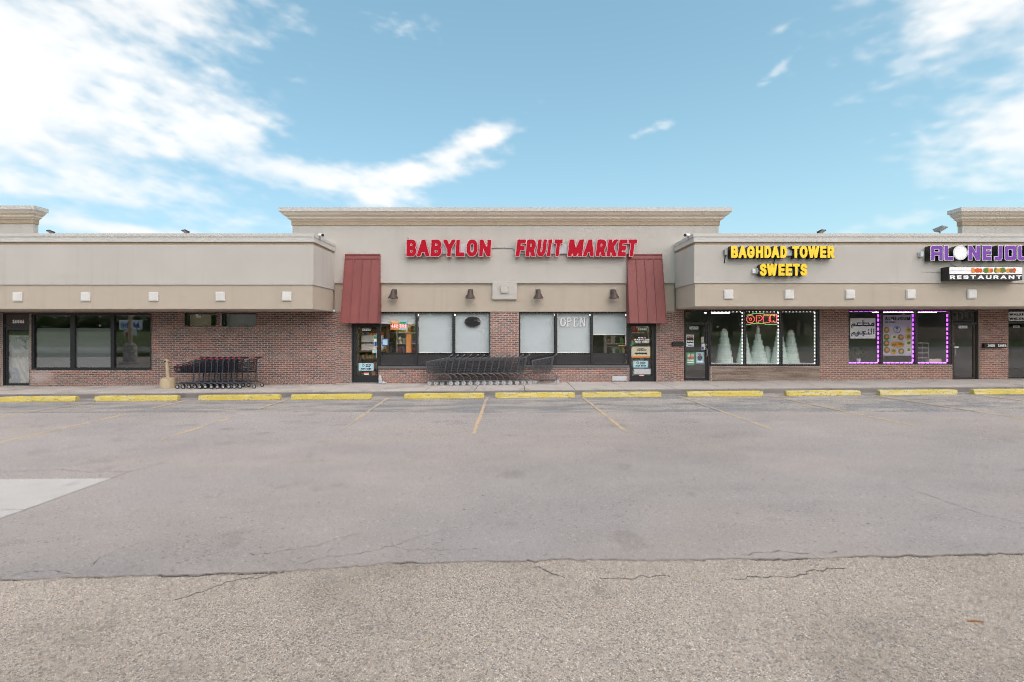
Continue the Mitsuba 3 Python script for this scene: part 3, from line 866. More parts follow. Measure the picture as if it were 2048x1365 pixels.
def whitewash(x, z, c, r):
    d = math.hypot((x - ex(75)) / .55, (z - .33) / .33)
    m = max(0.0, min(1.0, (1.0 - d) * 1.4 + float(r.normal(0, .12)))) * .6
    return c * (1 - m) + np.array([.55, .48, .48]) * m


brickwork(lwl, lb.intersection(Polygon([(-36, pz(-36) - .02), (60, pz(60) - .02), (60, 9), (-36, 9)])), -0.14, REDS, 32, (-9.0, 1.2), smear=whitewash)
glaze(lw, 'window', ex(60), ex(303), ez(741), ez(626), [(ex(138), ex(147)), (ex(219), ex(226))], .085)
put('film', bx(ex(68), ex(138), WALL + .115, WALL + .12, ez(735), ez(656.5)), 'glass_film', lw + '__window', label='blue-grey paper film behind the left pane')
put('film', bx(ex(147), ex(219), WALL + .115, WALL + .12, ez(735), ez(656.5)), 'glass_film', lw + '__window', label='blue-grey paper film behind the middle pane')
for u0, u1 in ((366, 433), (441, 512)):
    kk = glaze(lw, 'high_window', ex(u0), ex(u1), ez(654), ez(627), [], .03, y=WALL + .09)
    put('blanking_sheet', bx(ex(u0 + 3), ex(u0 + (46 if u0 < 400 else 66)), WALL + .3, WALL + .31, ez(652), ez(629)), 'paper_cream' if u0 < 400 else 'raceway', kk)
dl = door(lw, 3, 626, 59, 773, (10, 661, 54, 768), 'dark_frame', transom=(630, 650), kick=False, panel='bronze')
room(lw, -35, ex(320), pz(-14), 2.5, 5.0, 'room_dark')
room(lw, ex(350), ex(530), 1.5, 2.52, 2.0, 'room_light')

rw, rwl, ra, ro = wing('restaurant_row_building', 'right wing with cream fascia over brick, sweets shop and restaurant below', 16.0, 36.0, 5.71, 566.8, 613.0, PALE, OPEN_R, 41, (14, 1), 1)
clad = er(1423, 733, 1640, 766)
rb_ = ra.difference(ro.buffer(.004, join_style=2)).difference(clad).intersection(sbox(-5, -1, 36, 9))


def smear_r(x, z, c, r):
    u = x * 57 + 1024
    if 1641 < u < 1750 and z < 2.4:
        return c * .55 + np.array([.24, .16, .125]) * .45
    return c


brickwork(rwl, rb_.intersection(Polygon([(-5, pz(-5) - .02), (60, pz(60) - .02), (60, 9), (-5, 9)])), 0.13, PALE, 42, (12.5, 1.0), smear=smear_r)
pb = ez(763.5)
for k in range(9):
    zz = pb + k * (ez(733.5) - pb) / 9
    put('cladding_board', rbx(ex(1424), ex(1639.5), WALL - .012 + .003 * (k % 3), WALL + .02, zz + .002, zz + (ez(733.5) - pb) / 9 - .002, .003), 'plank', rw)
ws = glaze(rw, 'window', ex(1420), ex(1640), ez(732.5), ez(620.5), [(ex(1490.3), ex(1494)), (ex(1563.2), ex(1567))], .055, sill=.0)
wr = glaze(rw, 'window', ex(1697), ex(1904), ez(730), ez(620.5), [(ex(1764), ex(1768.2)), (ex(1833.8), ex(1838))], .04, 'brown_frame')
ds = door(rw, 1368, 621, 1419.5, 763.5, (1372.5, 650, 1413, 757), 'dark_frame', transom=(621, 645), kick=False)
dr_ = door(rw, 1905.5, 621, 1959, 762, (1913, 651, 1951, 755), 'brown_frame', transom=(621, 645.5), kick=False, handle='left')
d5 = door(rw, 2017, 619, 2072, 761, (2022, 647, 2066, 755), 'dark_frame', transom=(619, 644), kick=False, panel='sign_black')
room(rw, XR + .1, ex(1665), pz(9), 2.72, 5.0, 'room_dark')
room(rw, ex(1670), ex(1985), pz(14), 2.72, 5.0, 'room_dark')
room(rw, ex(1990), 35, pz(18), 2.72, 5.0, 'room_dark')

# raised parapet blocks at the far ends
for nm, lab, a, c, dz in (('left_end_block', 'cream cornice block rising behind the parapet at the far left edge', -26.0, -16.68, .065), ('right_end_block', 'cream cornice block rising behind the parapet at the far right edge', 15.69, 26.0, 0.0)):
    nm = 'parapet_block'
    b = fresh(nm)
    tag(b, lab, 'building')
    crown_block(b, a, c, 4.0, dz)
    put('backing', bx(a + .1, c - .1, WALL + .061, WALL + .1, 3.0, 6.0), 'tan_stucco', b)

# ================================================================== THINGS ON THE FACADE
# ---- red canopies over the market doors
for lab, uc in (('red standing-seam metal canopy over the left market door', -5.19), ('red standing-seam metal canopy over the right market door', 4.61)):
    t = thing('metal_canopy', lab, 'canopy', 'red canopies over the market doors')
    zt, zb, yt, yb = 4.585, 2.205, CREAM - .02, CREAM - .50
    w0, w1 = 0.60, 0.615
    # sloped panels
    ang = math.atan2(yt - yb, zt - zb)
    ny, nz = -math.cos(ang), math.sin(ang)

    def sl(x0, x1, s0, s1, out0, out1):
        """Box on the sloped face: s from 0 (top) to 1 (hem), out along the face normal."""
        v = []
        for s in (s0, s1):
            for o in (out0, out1):
                for x in (x0, x1):
                    wid = (w0 + (w1 - w0) * s) / w0
                    v.append((uc + x * wid, yt + (yb - yt) * s + ny * o, zt + (zb - zt) * s + nz * o))
        return trimesh.convex.convex_hull(np.array(v))
    for k in range(4):
        a = -w0 + k * w0 / 2
        put('panel', sl(a + .003, a + w0 / 2 - .003, .06, 1.0, -.02, .004), 'awning_red', t)
    for k in (-1, 0, 1):
        put('seam', sl(k * w0 / 2 - .010, k * w0 / 2 + .010, .061, .999, .004, .034), 'awning_red', t)
    put('ridge_cap', cat([sl(-w0 - .01, w0 + .01, .0, .06, -.03, .035), rbx(uc - w0 - .01, uc + w0 + .01, yt - .06, yt + .02, zt - .01, zt + .035, .006)]), 'awning_red', t)
    for sg in (-1, 1):
        x0, x1 = uc + sg * (w1 - .008), uc + sg * w1
        put('cheek', trimesh.convex.convex_hull(np.array([(x, y, z) for x in (x0, x1) for y, z in ((yt, zt), (yt + .10, zt), (yb, zb), (yb + .08, zb), (yt + .10, zb))])), 'awning_red', t)
    for a, b in ((-w0 - .012, -w0 + .006), (w0 - .006, w0 + .012)):
        put('edge_trim', sl(a, b, .06, 1.0, -.021, .03), 'awning_red', t)


# ---- letter signs
def letter_sign(t, letters, yf, yb, face, side, trim=None, tw=0.015):
    for c, poly in letters:
        k = put('letter', ext_xz(poly, yf + .012, yb), side, t)
        put('letter_face', ext_xz(poly.buffer(-tw if trim else -.004, join_style=2), yf - .004, yf + .012), face, k)
        if trim:
            put('trim', ext_xz(poly.difference(poly.buffer(-tw, join_style=2)), yf, yf + .0118), trim, k)


def fitted(text_, boxes, v0, v1, X, Z, w, shear=0.0):
    return [(c, letter(c, X(a), X(b), Z(v1), Z(v0), w, shear)) for c, (a, b) in zip(text_, boxes)]


def sx(u):                                      # drawing of the centre sign, 58.2 units to the metre at the letter faces
    return (u - 1024) / 58.2


def sz(v):
    return EYE + (665 - v) / 58.2


YF = WALL - .36
t = thing('shop_sign', 'red channel letters reading BABYLON with pale edges on a grey raceway', 'sign')
bab = [(811.5, 833), (833, 859), (860.5, 883.5), (885, 910.5), (910.5, 929.5), (931.5, 955.5), (957, 982)]
letter_sign(t, [(c, letter(c, sx(a), sx(b), sz(514), sz(479.0 if c != 'O' else 478.5), .055, .035)) for c, (a, b) in zip('BABYLON', bab)], YF, WALL - .22, 'sign_red', 'sign_red_side', 'sign_trim')
put('raceway', rbx(ex(812), ex(983), WALL - .21, CREAM - .001, sz(506.5), sz(487.5), .006), 'raceway', t)
t = thing('shop_sign', 'slanted red channel letters reading FRUIT MARKET with pale edges on a grey raceway', 'sign')
fru = [(1030, 1049), (1049.5, 1070.5), (1071.5, 1091), (1092, 1101.5), (1105, 1122.5)]
mar = [(1134, 1165), (1165, 1188), (1190, 1211), (1212, 1233), (1234, 1252), (1253, 1271.5)]
letter_sign(t, [(c, letter(c, sx(a), sx(b), sz(514), sz(478.5), .060, .12)) for c, (a, b) in zip('FRUITMARKET', fru + mar)], YF, WALL - .22, 'sign_red', 'sign_red_side', 'sign_trim')
put('raceway', rbx(ex(1030), ex(1262), WALL - .21, CREAM - .001, sz(506.5), sz(487.5), .006), 'raceway', t)
put('conduit', tube([(ex(983), CREAM - .02, sz(494.5)), (ex(1006), CREAM - .02, sz(494)), (ex(1026), CREAM - .02, sz(495)), (ex(1028), CREAM - .02, sz(500)), (ex(1031), CREAM - .06, sz(501))], .014, 6), 'steel_grey', t)
put('hook', tube([(ex(820), WALL - .25, sz(482)), (ex(820), WALL - .25, sz(476)), (ex(817), WALL - .25, sz(474.5))], .018, 6), 'steel_grey', t)


def yx(u):                                      # drawing of the wing signs, 65 units to the metre at the letter faces
    return (u - 1024) / 65.0


def yz(v):
    return EYE + (665 - v) / 65.0


YY = FASCIA - .27
t = thing('shop_sign', 'yellow block letters with black sides reading BAGHDAD TOWER SWEETS', 'sign')
b1 = [(1460.5, 1475), (1475.5, 1492), (1492.5, 1508), (1510, 1525), (1527, 1541), (1541, 1557.5), (1559, 1573)]
b2 = [(1582.5, 1597), (1597.5, 1613.5), (1614, 1637), (1638, 1651), (1653, 1667)]
b3 = [(1518, 1532), (1532, 1553), (1555, 1568), (1569.5, 1583), (1584, 1598), (1599, 1613)]
letter_sign(t, [(c, letter(c, yx(a), yx(b), yz(517), yz(492.5), .030)) for c, (a, b) in zip('BAGHDADTOWER', b1 + b2)] + [(c, letter(c, yx(a), yx(b), yz(552.5), yz(528), .030)) for c, (a, b) in zip('SWEETS', b3)],
            YY, FASCIA - .06, 'sign_yellow', 'sign_black')
put('raceway', cat([rbx(yx(1462), yx(1660), FASCIA - .15, FASCIA - .04, yz(511), yz(499), .005), rbx(yx(1516), yx(1606), FASCIA - .15, FASCIA - .04, yz(547), yz(536), .005)]), 'raceway', t)
put('junction_box', rbx(yx(1452), yx(1458), FASCIA - .14, FASCIA - .04, yz(510), yz(498), .01), 'steel_grey', t)
put('cable', cat([tube([(yx(1455), FASCIA - .06, yz(510)), (yx(1454), FASCIA - .05, yz(518)), (yx(1454), FASCIA - .045, yz(525))], .012, 6), tube([(yx(1555), FASCIA - .06, yz(516)), (yx(1554), FASCIA - .06, yz(522)), (yx(1551), FASCIA - .06, yz(529))], .016, 6)]), 'black_plastic', t)
put('junction_box', rbx(yx(1509), yx(1515), FASCIA - .12, FASCIA - .04, yz(546), yz(537), .01), 'sign_white', t)

t = thing('shop_sign', 'purple letters on black with a plain white disc, cut off by the right edge', 'sign')
pu = [('A', 1859.5, 1883), ('L', 1886, 1904), ('N', 1934, 1957), ('E', 1962, 1980), ('J', 1986, 2001.5), ('O', 2007, 2029), ('U', 2033, 2055), ('M', 2059, 2086)]
back = []
for c, a, b in pu:
    x0, x1, z0, z1 = yx(a), yx(b), yz(521), yz(492.5)
    w, h, s = x1 - x0, z1 - z0, .112
    o, r = sbox(x0, z0, x1, z1), .05
    if c in 'AOU':
        o = o.buffer(-r).buffer(r)
    if c == 'A':
        o = unary_union([o, sbox(x0, z0, x1, z0 + h * .4)])
        q = o.difference(sbox(x0 + s, z0 - 1, x1 - s, z0 + h * .34)).difference(sbox(x0 + s, z0 + h * .56, x1 - s, z1 - s * .9))
    elif c == 'L':
        q = unary_union([sbox(x0, z0, x0 + s, z1), sbox(x0, z0, x1, z0 + s)])
    elif c == 'N':
        q = unary_union([sbox(x0, z0, x0 + s, z1), sbox(x1 - s, z0, x1, z1), Polygon([(x0, z1), (x0 + s, z1), (x1, z0), (x1 - s, z0)])])
    elif c == 'E':
        q = unary_union([sbox(x0, z0, x0 + s, z1)] + [sbox(x0, z - s / 2, x1, z + s / 2) for z in (z0 + s / 2, (z0 + z1) / 2, z1 - s / 2)])
    elif c == 'J':
        q = unary_union([sbox(x1 - s, z0 + .04, x1, z1), sbox(x0, z0, x1 - .03, z0 + s)])
    elif c == 'O':
        q = o.difference(o.buffer(-s))
    elif c == 'U':
        q = o.difference(sbox(x0 + s, z0 + s, x1 - s, z1 + 1))
    else:
        q = unary_union([sbox(x0, z0, x0 + s, z1), sbox(x1 - s, z0, x1, z1), Polygon([(x0, z1), (x0 + s, z1), ((x0 + x1) / 2, z0 + h * .5), ((x0 + x1) / 2, z0 + h * .2)]), Polygon([(x1, z1), (x1 - s, z1), ((x0 + x1) / 2, z0 + h * .5), ((x0 + x1) / 2, z0 + h * .2)])])
    k = put('letter', ext_xz(q.buffer(.014, join_style=2), YY + .012, FASCIA - .05), 'sign_black', t)
    put('letter_face', ext_xz(q.buffer(-.003, join_style=2), YY - .006, YY + .012), 'sign_purple', k)
    put('trim', ext_xz(q.buffer(.011, join_style=2).difference(q.buffer(-.003, join_style=2)), YY, YY + .0118), 'sign_white', k)
dc = (yx(1917.5), yz(506.5))
k = put('disc', ext_xz(Point(dc).buffer(.225, quad_segs=12), YY, FASCIA - .05), 'sign_black', t)
put('disc_face', ext_xz(Point(dc).buffer(.222, quad_segs=12), YY - .012, YY - .001), 'sign_white', k)
put('disc_ring', ext_xz(Point(dc).buffer(.208, quad_segs=12).difference(Point(dc).buffer(.188, quad_segs=12)), YY - .016, YY - .0118), 'raceway', k)
put('junction_box', cat([rbx(yx(1845), yx(1851.5), FASCIA - .16, FASCIA - .04, yz(513), yz(503), .01), rbx(yx(1981), yx(1985), FASCIA - .2, FASCIA - .04, yz(512), yz(500), .01)]), 'raceway', t)

t = thing('light_box_sign', 'black and white light box reading RESTAURANT with a skewer of kebab and vegetables', 'sign')
LX0, LX1, LZ0, LZ1 = (1897 - 1024) / 65.4, (2044 - 1024) / 65.4, EYE + (665 - 561) / 65.4, EYE + (665 - 534) / 65.4
LY = FASCIA - .33
LM = LZ0 + (LZ1 - LZ0) * .455
put('case', rbx(LX0, LX1, LY, FASCIA - .04, LZ0, LZ1, .006), 'sign_black', t)
put('white_panel', bx(LX0 + .012, LX1 - .012, LY - .006, LY, LM, LZ1 - .012), 'sign_white', t)
put('lettering', ext_xz(text('RESTAURANT', LX0 + .03, LX1 - .03, LZ0 + .035, LM - .035, .010, .28), LY - .007, LY), 'sign_white', t)


def lump(cx, cz, rx, rz, seed):
    r = np.random.default_rng(seed)
    a = np.linspace(0, 2 * np.pi, 15)[:-1]
    s = r.uniform(.82, 1.12, 14)
    return Polygon(np.column_stack([cx + rx * s * np.cos(a), cz + rz * s * np.sin(a)]))


zk = (LM + LZ1) / 2 - .004
put('skewer', ext_xz(unary_union([LineString([(LX0 + .07, zk + .005), (LX1 - .12, zk)]).buffer(.006), sbox(LX0 + .06, zk - .004, LX0 + .28, zk + .014)]), LY - .008, LY - .006), 'raceway', t)
for k, (u, c, rx) in enumerate([(.330, 'food_orange', .085), (.385, 'food_red', .10), (.430, 'food_red', .06), (.500, 'food_green', .10), (.545, 'food_orange', .08), (.575, 'food_red', .05), (.635, 'food_green', .07), (.665, 'food_gold', .08),
                                (.700, 'food_red', .07), (.735, 'food_green', .09), (.805, 'food_orange', .08), (.845, 'food_brown', .09), (.885, 'food_red', .06)]):
    put('kebab_piece', ext_xz(lump(LX0 + u * (LX1 - LX0), zk, rx * .9, .075 if k % 3 else .088, k), LY - .0095 - .0004 * (k % 4), LY - .0062), c, t)
put('wire', cat([tube([(LX0 - .01, FASCIA - .045, zk - .02), (LX0 - .62, FASCIA - .042, zk - .01)], .007, 5), tube([(LX0 + .33, LY + .1, LZ1 + .005), (LX0 + .335, FASCIA - .06, LZ1 + .09), (LX0 + .32, FASCIA - .05, LZ1 + .14)], .012, 6)]), 'steel_grey', t)

# ---- square wall lights on the fascias
nth = ['first', 'second', 'third', 'fourth', 'fifth', 'sixth', 'seventh', 'eighth', 'ninth', 'tenth', 'eleventh', 'twelfth', 'thirteenth', 'fourteenth', 'fifteenth']


def square_light(cx, cz, y, lab, mat='panel_white', s=.145):
    t = thing('square_wall_light', lab, 'wall light', 'square white lights along the fascias')
    put('housing', rbx(cx - s, cx + s, y - .04, y, cz - s, cz + s, .008), mat, t)
    put('lens', rbx(cx - s + .022, cx + s - .022, y - .055, y - .0395, cz - s + .022, cz + s - .022, .01), mat, t)


for k, u in enumerate((36.5, 172.5, 308, 441.5, 574)):
    square_light(fx(u), fz(594.5 - .3 * k), FASCIA - .001, f'square white light on the left tan fascia, {nth[k]} from the left')
for k, (u, s_) in enumerate(zip((1456.5, 1577.5, 1699.5, 1820.5, 1942.5), ('below the word BAGHDAD', 'below the word SWEETS', 'above the white paper with Arabic lettering', 'above the right restaurant window pane', 'below the RESTAURANT light box'))):
    square_light(fx(u), fz(589.5 - .2 * k), FASCIA - .001, f'square white light on the right tan fascia, {s_}')
square_light(ex(1009), ez(580), CREAM - .016, 'square cream plate on the dropped panel between the two market windows', 'cream_stucco')

# ---- bell lamps over the market windows
for k, (u, lean) in enumerate(((790, -1), (941.5, -.3), (1076, .3), (1225, 1))):
    t = thing('wall_lamp', f'bronze bell lamp over the market, {["above the red number board", "above the hanging oval sign", "left one of the right pair", "nearest the right red canopy"][k]}', 'wall lamp', 'bronze bell lamps')
    x, z = ex(u), ez(589)
    put('mount', rbx(x - .085, x + .085, TAN - .06, TAN - .001, z - .02, z + .17, .012), 'bronze', t)
    put('arm', tube([(x, TAN - .05, z + .08), (x, TAN - .17, z + .06), (x, TAN - .24, z - .02)], .035, 8), 'bronze', t, smooth=30)
    put('shade', lathe([(.075, .11), (.08, .06), (.17, -.10), (.18, -.12), (.165, -.12), (.07, .05), (.0, .06)], 20), 'bronze', t, smooth=40, tw=T().translate([x, TAN - .25, z - .04]))
    put('socket', lathe([(.0, .17), (.06, .16), (.078, .10), (.0, .10)], 14), 'bronze', t, smooth=40, tw=T().translate([x, TAN - .25, z - .04]))
for lab, u in (('small dark camera under the left red canopy edge', 760.5), ('small dark camera beside the right red canopy', 1256)):
    t = thing('dome_camera', lab, 'camera')
    put('arm', rbx(ex(u) - .07, ex(u) + .05, TAN - .16, TAN - .001, ez(611.5) - .015, ez(611.5) + .02, .006), 'black_plastic', t)
    put('dome', lathe([(0, -.05), (.03, -.045), (.045, -.015), (.045, 0), (0, 0)], 12), 'black_plastic', t, smooth=40, tw=T().translate([ex(u), TAN - .12, ez(612)]))

# ---- floodlights and cameras along the roof edge
for k, (u, v, big, lab) in enumerate(((101, 464.5, .55, 'small floodlight on the roof edge beside the far left cornice'), (371, 464, .55, 'small floodlight on the left wing roof, near the middle cornice'), (1643, 464, .6, 'small floodlight on the roof above the word TOWER'),
                                      (1881, 459, .9, 'large grey floodlight on the roof beside the far right cornice'))):
    t = thing('floodlight', lab, 'floodlight')
    y = FASCIA + .3
    s = 997.5 / y
    x, z = (u - 1024) / s, EYE + (665 - v) / s
    sgn = -1 if u < 1000 else 1
    tw = T().translate([x, y, z]).rotate([0, 0, 1], 25 * sgn).rotate([1, 0, 0], -28).scale(big)
    put('head', trimesh.convex.convex_hull(np.array([(a, b, c) for a in (-.17, .17) for b, c in ((-.16, -.02), (-.16, .03), (.14, .09), (.14, -.02))])), 'bronze' if k < 3 else 'steel_grey', t, tw=tw)
    put('lens', bx(-.14, .14, -.13, .12, -.035, -.021), 'wheel_grey', t, tw=tw)
    put('stand', tube([(x, y + .02, z - .0), (x, y + .02, fz(468) - .02)], .025, 8), 'steel_grey', t)
for lab, u, v, sgn in (('white bullet camera on the corner of the left parapet', 641.5, 472, 1), ('white bullet camera on the corner of the right parapet', 1374.5, 472, -1)):
    t = thing('bullet_camera', lab, 'camera')
    s = 997.5 / 15.95
    x, z = (u - 1024) / s, EYE + (665 - v) / s
    put('barrel', tube([(x - sgn * .05, 15.95, z + .02), (x + sgn * .09, 15.85, z)], .048, 12), 'white_plastic', t, smooth=30)
    put('lens', tube([(x + sgn * .09, 15.85, z), (x + sgn * .12, 15.83, z - .004)], .042, 12), 'black_plastic', t)
    put('bracket', tube([(x - sgn * .04, 15.96, z), (x - sgn * .10, 16.0, z + .03), (x - sgn * .12, 16.0, z + .07)], .018, 6), 'wheel_grey', t)
    put('foot', tube([(x - sgn * .03, 15.96, z + .01), (x - sgn * .01, 15.98, z - .14)], .02, 6), 'wheel_grey', t)

# ---- letter boxes
for lab, u0, u1, v0, v1, txt in (('black wall letter box left of the sweets shop door', 1343, 1366, 684, 692.5, None), ('black wall letter box with white numbers on the brick pier right of the restaurant', 1963.5, 2008, 687, 696, ('36858', '36854'))):
    t = thing('letter_box', lab, 'letter box')
    put('body', rbx(ex(u0), ex(u1), WALL - .10, WALL - .003, ez(v1), ez(v0), .012), 'black_plastic', t)
    put('flap', rbx(ex(u0) + .01, ex(u1) - .01, WALL - .118, WALL - .101, (ez(v0) + ez(v1)) / 2, ez(v0) - .004, .005), 'black_plastic', t)
    if txt:
        put('numbers', ext_xz(text(txt[0], ex(1969), ex(1983), ez(694), ez(689), .005), WALL - .121, WALL - .118), 'paper_white', t)
        put('numbers', ext_xz(text(txt[1], ex(1989), ex(2006), ez(694), ez(689), .006), WALL - .121, WALL - .118), 'paper_white', t)

# ---- ash receptacle
t = thing('ash_receptacle', 'tan plastic smokers post with a round base beside the dark carts', 'ash can')
ax = (335.5 - 1024) / 60.2
tw = T().translate([ax, 16.6, pz(ax)])
put('base', lathe([(0, 0), (.245, 0), (.25, .02), (.24, .10), (.242, .105), (.236, .25), (.225, .29), (.16, .335), (.06, .355), (0, .357)], 28), 'tan_plastic', t, smooth=35, tw=tw)
lean = [(0.005, 0, .33), (-.02, 0, .50), (-.05, 0, .80), (-.06, 0, .88)]
put('neck', tube(lean, [.062, .055, .048, .05], 14), 'tan_plastic', t, smooth=40, tw=tw)
put('head', trimesh.creation.icosphere(subdivisions=2, radius=.072), 'tan_plastic', t, smooth=True, tw=tw @ T().translate([-.06, 0, .90]).scale([1.0, .8, 1.0]))
put('opening', tube([(-.07, -.055, .89), (-.07, -.066, .888)], .028, 12), 'black_plastic', t, tw=tw)

# ---- plastic bag scrap by the left market door
t = thing('paper_bag_scrap', 'crumpled grey plastic scrap at the foot of the wall beside the left market door', 'litter')
g = np.random.default_rng(4)
m = trimesh.creation.icosphere(subdivisions=2, radius=1)
m.vertices *= (1 + .35 * (meshkit.noise(m.vertices * 2.3 + 5)[:, None] - .5) * 2)
m.apply_scale([.055, .06, .16])
put('scrap', m, 'raceway', t, tw=T().translate([ex(761.5), WALL - .08, pz(-4.6) + .13]))
m2 = trimesh.creation.icosphere(subdivisions=2, radius=1)
m2.vertices *= (1 + .4 * (meshkit.noise(m2.vertices * 2.1 + 9)[:, None] - .5) * 2)
m2.apply_scale([.10, .06, .05])
put('scrap', m2, 'raceway', t, tw=T().translate([ex(768), WALL - .10, pz(-4.5) + .04]))

# ================================================================== ON THE GROUND
# ---- wheel stops
STOPS = [(-4, 161, 'cut off by the left edge before the covered door'), (186, 363, 'in front of the smokers post and the vacant shop window'), (395, 565, 'in front of the row of dark carts'), (581, 745.5, 'in front of the bare brick left of the market door'),
         (808, 968.5, 'in front of the left half of the grey wire carts'), (990.5, 1150, 'in front of the right half of the grey wire carts'), (1163, 1323, 'in front of the right market door'), (1371, 1527.5, 'in front of the sweets shop door'),
         (1567, 1722.5, 'in front of the bare brick between sweets shop and restaurant'), (1751, 1917.5, 'in front of the restaurant window'), (1937.5, 2100, 'cut off by the right edge')]
for k, (a, b, where) in enumerate(STOPS):
    t = thing('wheel_stop', f'yellow painted concrete wheel stop, {where}', 'wheel stop', 'yellow wheel stops')
    xa = (a - 1024) / (69.3 if a < 1030 else 68.3)
    xb = (b - 1024) / (69.3 if b > 1000 else 68.3)
    r = np.random.default_rng(50 + k)
    n = 20
    vs, fs = [], []
    sec = [(-.10, .0), (-.098, .012), (-.075, .125), (-.06, .142), (.06, .142), (.075, .125), (.098, .012), (.10, .0)]
    for i in range(n + 1):
        x = xa + (xb - xa) * i / n
        e = min(1.0, .80 + .20 * min(i, n - i) / 1.0)
        for j, (yy, zz) in enumerate(sec):
            vs.append((x + (r.normal(0, .003) if 0 < i < n else 0), 14.5 + yy * (e if 0 < i < n else .86) + r.normal(0, .0016), zz * (1 if 0 < i < n else .93) + (r.normal(0, .0022) if j not in (0, 7) else 0)))
    q = len(sec)
    for i in range(n):
        for j in range(q - 1):
            p0 = i * q + j
            fs += [[p0, p0 + q, p0 + q + 1], [p0, p0 + q + 1, p0 + 1]]
    for base_, fl in ((0, False), (n * q, True)):
        for j in range(1, q - 1):
            fs.append([base_, base_ + j, base_ + j + 1] if not fl else [base_, base_ + j + 1, base_ + j])
    m = trimesh.Trimesh(vs, fs, process=False)
    m.fix_normals()
    m.apply_transform(trimesh.transformations.rotation_matrix(float(r.normal(0, .006)), [0, 0, 1], [(xa + xb) / 2, 14.5, 0]))
    put('block', sloped(m), 'yellow_paint', t, smooth=28)
    put('skirt', sloped(bx(xa + .012, xb - .012, 14.42, 14.575, -.02, .016)), 'crack_fill', t, label='dark strip at the foot of the stop')  # plain dark box low inside the block


# ---- shopping carts
def bars(lines, r, sides=4):
    return cat([tube(l, r, sides) for l in lines])


def lerp(a, b, t):
    return np.asarray(a, float) * (1 - t) + np.asarray(b, float) * t


def basket(corners, nx, ny, nz, r, rim):
    """Wire basket: corners = bottom front L,R, bottom rear L,R, top front L,R, top rear L,R."""
    bfl, bfr, brl, brr, tfl, tfr, trl, trr = map(np.array, corners)
    L = []
    for (b0, b1, t0, t1, n) in ((bfl, brl, tfl, trl, nx), (bfr, brr, tfr, trr, nx), (bfl, bfr, tfl, tfr, ny)):
        for i in range(1, n):
            L.append([lerp(b0, b1, i / n), lerp(t0, t1, i / n)])
        for j in range(1, nz):
            L.append([lerp(b0, t0, j / nz), lerp(b1, t1, j / nz)])
    for i in range(1, nx):
        L.append([lerp(bfl, brl, i / nx), lerp(bfr, brr, i / nx)])
    for i in range(1, ny):
        L.append([lerp(bfl, bfr, i / ny), lerp(brl, brr, i / ny)])
    wires = bars(L, r)
    rims = bars([[trl, tfl, tfr, trr], [brl, bfl, bfr, brr, brl], [trl, brl], [trr, brr], [tfl, bfl], [tfr, bfr]], rim, 5)
    return wires, rims


def wheel(r, w):
    tyre = lathe([(r * .62, -w / 2), (r * .95, -w / 2), (r, -w / 2 + .004), (r, w / 2 - .004), (r * .95, w / 2), (r * .62, w / 2), (r * .62, -w / 2)], 18)
    hub = lathe([(0, -w / 2 - .003), (r * .30, -w / 2 - .003), (r * .63, -w / 2 + .006), (r * .63, w / 2 - .006), (r * .30, w / 2 + .003), (0, w / 2 + .003)], 16)
    R = trimesh.transformations.rotation_matrix(math.pi / 2, [1, 0, 0])
    tyre.apply_transform(R)
    hub.apply_transform(R)
    return tyre, hub


